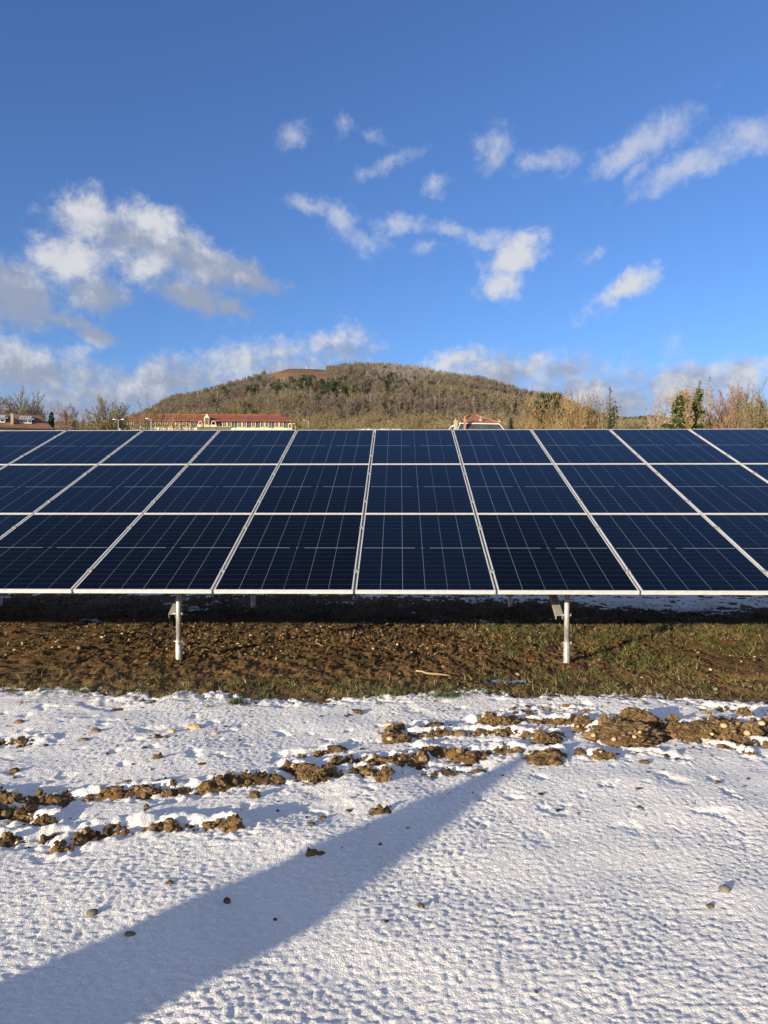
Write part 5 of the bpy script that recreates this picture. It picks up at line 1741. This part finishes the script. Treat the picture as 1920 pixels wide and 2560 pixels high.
for (pa, pb) in ((-9, 13), (43, 68)):
    a0, a1 = lx(pa), lx(pb); zb_, zt_ = lz(1054), lz(1044.5)
    yf = roof_y(zb_) - .05
    m = MB(); m.box(a0, a1, yf, yf + 2.4, zb_, zt_)
    dm = m.build('dormer', M['white'], hl)
    m = MB(); m.add([(a0 - .15, yf - .25, zt_ + .001), (a1 + .3, yf - .25, zt_ + .001), (a1 + .3, yf + 2.6, zt_ + .55), (a0 - .15, yf + 2.6, zt_ + .55),
                     (a0 - .15, yf - .25, zt_ + .13), (a1 + .3, yf - .25, zt_ + .13), (a1 + .3, yf + 2.6, zt_ + .68), (a0 - .15, yf + 2.6, zt_ + .68)],
                    [(0, 3, 2, 1), (4, 5, 6, 7), (0, 1, 5, 4), (1, 2, 6, 5), (2, 3, 7, 6), (3, 0, 4, 7)])
    m.build('dormer_roof', M['lead'], dm)
    for i in range(5):
        xx = a0 + (a1 - a0) * (i + .5) / 5
        m = MB(); m.bar((xx, yf - .3, zt_ + .18), (xx, yf + 2.5, zt_ + .74), .12, .08); m.build('roof_batten', M['white'], dm)
    n_ = 3 if pb > 20 else 2
    for i in range(n_):
        ww = (a1 - a0) / n_
        m = MB(); m.box(a0 + ww * (i + .16), a0 + ww * (i + .84), yf - .02, yf - .003, zb_ + .14, zt_ - .14); m.build('window', M['pane'], dm)
xx = lx(28); zt_ = lz(1033)
m = MB(); m.box(xx - 3 * s3, xx + 3 * s3, .9, 1.5, zE - .2, zt_); m.box(xx - 3.6 * s3, xx + 3.6 * s3, .85, 1.55, zt_ + .002, zt_ + .12); m.build('chimney', M['stonework'], hl)


def street_lamp(label, px, top, Y, double=False):
    x, y, z = base_of(px, Y)
    H = at(px, top, Y)[2] - z
    t = thing('street_lamp', label, 'street lamp', (x, y, z))
    m = MB(); m.tube([(0, 0, -.2), (0, 0, H)], [.09, .05], 8); m.build('pole', M['lead'], t, True)
    for s in ((-1, 1) if double else (-1,)):
        m = MB(); m.tube([(0, 0, H - .05), (s * .5, 0, H + .1)], .03, 6); m.build('arm', M['lead'], t)
        m = MB(); m.tube([(s * .4, 0, H + .05), (s * .45, 0, H + .08), (s * .75, 0, H + .10), (s * .8, 0, H + .07)], [.03, .07, .07, .03], 8); m.build('lamp_head', M['white'], t, True)
    return t


street_lamp('double armed street lamp before the left end of the long building', 297, 1050, 100, True)
street_lamp('street lamp with a white head among the bare trees before the red roof', 379, 1048, 102)
street_lamp('street lamp on a pole at the foot of the hill right of the long building', 771, 1052, 120)

# ------------------------------------------------------------------ the wooded hill
LIB = []


def lib_tree(kind, seed):
    r = np.random.default_rng(seed)
    if kind in ('grey', 'brown', 'olive', 'frost'):
        K = dict(seg=[4, 3, 2], wob=[.08, .16, .2], up=[.04, .08, .05], start=[.2, .2], kids=[4.6, 4.6], ang=[44, 40], lr=[.52, .52], rr=[.5, .5])
        segs = []
        grow(segs, r, np.array((0, 0, -.02)), np.array((0, 0, 1.0)), .85, .013, 0, K)
        zm = max(s[1][2] for s in segs)
        segs = [(s[0] / zm, s[1] / zm, s[2], s[3], s[4]) for s in segs]
        return segs_mesh('wood_' + kind, segs, M['twig_' + kind], 1, (.3, 1), seed, .0062)
    if kind == 'birch':
        K = dict(seg=[5, 3, 2], wob=[.03, .12, .2], up=[.03, .12, .05], start=[.4, .2], kids=[3, 3], ang=[30, 36], lr=[.34, .5], rr=[.4, .5])
        segs = []
        grow(segs, r, np.array((0, 0, -.02)), np.array((0, 0, 1.0)), .95, .020, 0, K)
        return segs_mesh('wood_birch', segs, M['birch'], 1, (.3, 1), seed, .0055)
    if kind == 'pine':
        C = []
        for k in range(16):
            f = r.uniform(.3, .95); rad = .30 * math.sqrt(max(.04, 1 - ((f - .5) / .55) ** 2)) * r.uniform(.2, 1); a = r.uniform(0, 6.28)
            v = r.normal(0, 1, (45, 3)); v /= np.linalg.norm(v, axis=1)[:, None]; v *= r.uniform(.07, .14)
            C.append(np.array((rad * math.cos(a), rad * math.sin(a), f)) + v)
        C = np.concatenate(C)
        return leaf_mesh('wood_pine', C, np.full(len(C), .038), M['needles'], seed)
    if kind == 'scrub':
        segs = []
        K = dict(seg=[4, 3, 2], wob=[.07, .14, .2], up=[.05, .1, .05], start=[.25, .2], kids=[2.2, 2.6], ang=[30, 34], lr=[.42, .5], rr=[.5, .5])
        for i in range(9):
            a = r.uniform(0, 6.28); q = r.uniform(0, .6)
            grow(segs, r, np.array((math.cos(a) * q * .3, math.sin(a) * q * .3, -.02)), unit(np.array((math.cos(a) * q, math.sin(a) * q, 1))), r.uniform(.7, 1), .010, 0, K)
        return segs_mesh('wood_scrub', segs, M['twig_olive'], 1, (.3, 1), seed, .006)


lib = bpy.data.collections.new('wood_kinds')
KINDS = ['brown', 'brown', 'brown', 'grey', 'grey', 'olive', 'olive', 'frost', 'frost', 'birch', 'birch', 'pine', 'pine', 'scrub', 'scrub']
for i, k in enumerate(KINDS):
    o = bpy.data.objects.new('kind_%02d' % i, lib_tree(k, 500 + i))
    lib.objects.link(o)
IDX = {}
for i, k in enumerate(KINDS): IDX.setdefault(k, []).append(i)


def instanced(name, label, pts, kinds, scales):
    me = bpy.data.meshes.new(name)
    me.vertices.add(len(pts)); me.vertices.foreach_set('co', np.asarray(pts, np.float32).ravel())
    a = me.attributes.new('kindno', 'INT', 'POINT'); a.data.foreach_set('value', np.asarray(kinds, np.int32))
    a = me.attributes.new('size', 'FLOAT_VECTOR', 'POINT'); a.data.foreach_set('vector', np.asarray(scales, np.float32).ravel())
    a = me.attributes.new('turn', 'FLOAT_VECTOR', 'POINT')
    rt = np.zeros((len(pts), 3), np.float32); rt[:, 2] = rng.uniform(0, 6.28, len(pts)); a.data.foreach_set('vector', rt.ravel())
    o = link(name, me, kind='stuff'); o['label'] = label
    ng = bpy.data.node_groups.new(name, 'GeometryNodeTree')
    ng.interface.new_socket('Geometry', in_out='INPUT', socket_type='NodeSocketGeometry')
    ng.interface.new_socket('Geometry', in_out='OUTPUT', socket_type='NodeSocketGeometry')
    N = ng.nodes
    i_, o_ = N.new('NodeGroupInput'), N.new('NodeGroupOutput')
    iop = N.new('GeometryNodeInstanceOnPoints'); ci = N.new('GeometryNodeCollectionInfo')
    ci.inputs['Collection'].default_value = lib
    ci.inputs['Separate Children'].default_value = True
    ci.inputs['Reset Children'].default_value = True
    def att(nm, ty):
        n = N.new('GeometryNodeInputNamedAttribute'); n.data_type = ty; n.inputs[0].default_value = nm
        return n.outputs[0]
    Lk = ng.links.new
    Lk(i_.outputs[0], iop.inputs['Points']); Lk(ci.outputs[0], iop.inputs['Instance'])
    iop.inputs['Pick Instance'].default_value = True
    Lk(att('kindno', 'INT'), iop.inputs['Instance Index'])
    Lk(att('size', 'FLOAT_VECTOR'), iop.inputs['Scale'])
    Lk(att('turn', 'FLOAT_VECTOR'), iop.inputs['Rotation'])
    Lk(iop.outputs[0], o_.inputs[0])
    md = o.modifiers.new('trees', 'NODES'); md.node_group = ng
    return o


def pick(k):
    return IDX[k][rng.integers(len(IDX[k]))]


# trees of the hill: positions, then a kind for each by where it stands
n = 42000
x = rng.uniform(-420, 420, n); y = rng.uniform(395, 850, n)
h = hill(x, y)
px = 960 + x / y * F
py = 1259.5 - (terrain(x, y) + 5 - CAMH) / y * F
hpx = 960 + x / y * F
gpy = 1259.5 - (terrain(x, y) - CAMH) / y * F          # where the ground under the tree shows
bald = (px > 664) & (px < 818 + 10 * perlin(y / 25, y * 0, 400)) & (gpy < 968 - .20 * np.abs(px - 730) + 7 * perlin(x / 14, y / 30, 401)) & (y < HY + 60)
ok = (px > 200) & (px < 1600) & (h > 1.0) & ~bald
ok &= rng.uniform(0, 1, n) < .62
x, y, px, py, hpx = x[ok], y[ok], px[ok], py[ok], hpx[ok]
zt_ = terrain(x, y)
f1 = fbm(x, y, 1 / 70, 3, 410); f2 = fbm(x, y, 1 / 38, 3, 411)
pts, kk, ss = [], [], []
for i in range(len(x)):
    u = rng.uniform()
    pine_p = .75 * math.exp(-((px[i] - 820) / 150) ** 2) * math.exp(-((py[i] - (968 - .03 * (px[i] - 800))) / 20) ** 2) * (1 if f2[i] > -.15 else .2)
    frost_p = .75 * sstep(px[i], 900, 1000) * (1 - sstep(px[i], 1120, 1200)) * math.exp(-((py[i] - 925) / 22) ** 2)
    birch_p = .10 + .5 * math.exp(-((px[i] - 720) / 60) ** 2) * math.exp(-((py[i] - 965) / 22) ** 2)
    sc = rng.uniform(6.0, 10.5)
    if 790 < px[i] < 900 and py[i] < 960: sc *= .40 + .60 * (px[i] - 790) / 110
    if u < pine_p: k = 'pine'; sc *= .95
    elif u < pine_p + frost_p: k = 'frost'
    elif rng.uniform() < birch_p * .55: k = 'birch'; sc *= 1.05
    elif rng.uniform() < .015 and py[i] > 985: k = 'pine'; sc *= .9
    else:
        w = f1[i] + rng.normal(0, .35)
        k = 'brown' if w < -.05 else ('grey' if w < .35 else 'olive')
    if py[i] > 1020: sc *= .85
    pts.append((x[i], y[i], zt_[i] - .2)); kk.append(pick(k)); ss.append((sc * rng.uniform(.85, 1.2), sc * rng.uniform(.85, 1.2), sc))
print('hill trees', len(pts))
instanced('hillside_wood', 'leafless brown wood with dark pines covering the hill', pts, kk, ss)

# olive scrub on the slope below the hill and to both sides
n = 9000
x = rng.uniform(-260, 300, n); y = rng.uniform(300, 425, n)
px = 960 + x / y * F
want = np.where(px < 730, 1058, np.where(px < 1300, 1040 + 10 * fbm(px, px * 0, 1 / 60, 3, 420), np.where(px < 1500, 1045, 1052)))
zt_ = terrain(x, y)
topz = CAMH + (1259.5 - want) / F * y
size = topz - zt_ + rng.normal(-1.2, 1.0, n) - .012 * np.abs(400 - y) * 0
ok = (px > -150) & (px < 2050) & (size > 2.5) & (size < 14) & ~((px > 250) & (px < 750) & (y < 185))
pts, kk, ss = [], [], []
for i in np.where(ok)[0]:
    k = 'scrub' if rng.uniform() < .62 else ('olive' if rng.uniform() < .55 else ('brown' if rng.uniform() < .8 else 'grey'))
    sc = min(size[i], 11.5)
    
    pts.append((x[i], y[i], zt_[i] - .2)); kk.append(pick(k)); ss.append((sc * rng.uniform(.8, 1.2), sc * rng.uniform(.8, 1.2), sc))
print('scrub', len(pts))
instanced('scrub', 'olive and brown scrub at the foot of the hill', pts, kk, ss)

# dark low ridge far off behind the right hand trees
x = rng.uniform(330, 620, 900); y = rng.uniform(1000, 1080, 900)
pts, kk, ss = [], [], []
for i in range(900):
    p_ = 960 + x[i] / y[i] * F
    if not 1480 < p_ < 2000: continue
    ztop = CAMH + (1259.5 - (1040 + 6 * math.sin(p_ / 30) + 14 * sstep(np.array(p_), 1560, 1700))) / F * y[i]
    pts.append((x[i], y[i], ztop - 14)); kk.append(pick('pine' if rng.uniform() < .4 else 'brown')); ss.append((14, 14, 14 + rng.normal(0, 1.0)))
xs_ = np.arange(300, 660, 6.0); ys_ = np.arange(985, 1120, 9.0)
def far_h(X, Y):
    p_ = 960 + X / Y * F
    return CAMH + (1259.5 - (1040 + 6 * np.sin(p_ / 30) + 14 * sstep(p_, 1560, 1700))) / F * Y - 14 - 60 * (1 - sstep(Y, 985, 1010)) 
link('far_hill', grid_mesh('far_hill', xs_, ys_, far_h, M['ground']), kind='structure')
instanced('far_wood', 'dark wooded ridge far behind the right hand trees', pts, kk, ss)

# trees that stand out on the skyline of the hill
def single(label, kind, px, top, Y, hgt, widen=1.0, name='skyline_tree', group=None, cat='tree'):
    p = at(px, top, Y)
    z = float(terrain(p[0], Y)) - .2
    me = lib.objects['kind_%02d' % pick(kind)].data
    o = link(name, me); o.location = (p[0], Y, z)
    H_ = max(p[2] - z, hgt * .5)
    o.scale = (hgt * widen, hgt * widen, H_)
    o.rotation_euler = (0, 0, rng.uniform(0, 6.28))
    tag(o, label, cat, group)
    return o


single('dark narrow poplar standing above the left end of the wooded hill', 'brown', 464, 967, 700, 14, .22, 'poplar_tree')
single('lone bare tree on the left edge of the bald hilltop', 'brown', 668, 930, 745, 13, .8)
single('tree standing clear at the far left foot of the hill skyline', 'grey', 412, 1005, 660, 12, .9)
G = 'bare trees along the skyline of the hill'
for px in (520, 545, 575, 600, 622, 645, 840, 862, 880, 905, 930, 962, 985, 1008, 1035, 1058, 1085, 1110, 1132, 1155, 1178, 1200, 1222, 1245, 1262, 1285, 1305, 1322):
    yy = np.interp(px, SKY[:, 0], SKY[:, 1])
    single('bare tree on the skyline of the wooded hill', 'frost' if 940 < px < 1080 and rng.uniform() < .6 else ('brown' if rng.uniform() < .6 else 'grey'),
           px + rng.normal(0, 4), yy - 14 + rng.normal(0, 2.5), HY - 8, 11, rng.uniform(.8, 1.1), 'skyline_tree', G)
p = at(766, 926, 765)
mk = thing('marker', 'small white marker on the bald top of the hill', 'marker', (p[0], 765, float(terrain(p[0], 765))))
m = MB(); m.box(-.5, .5, -.3, .3, 0, .9); m.build('base', M['white'], mk)
m = MB(); m.tube([(0, 0, .9), (0, 0, 2.6)], [.35, .2], 8); m.build('pillar', M['white'], mk)
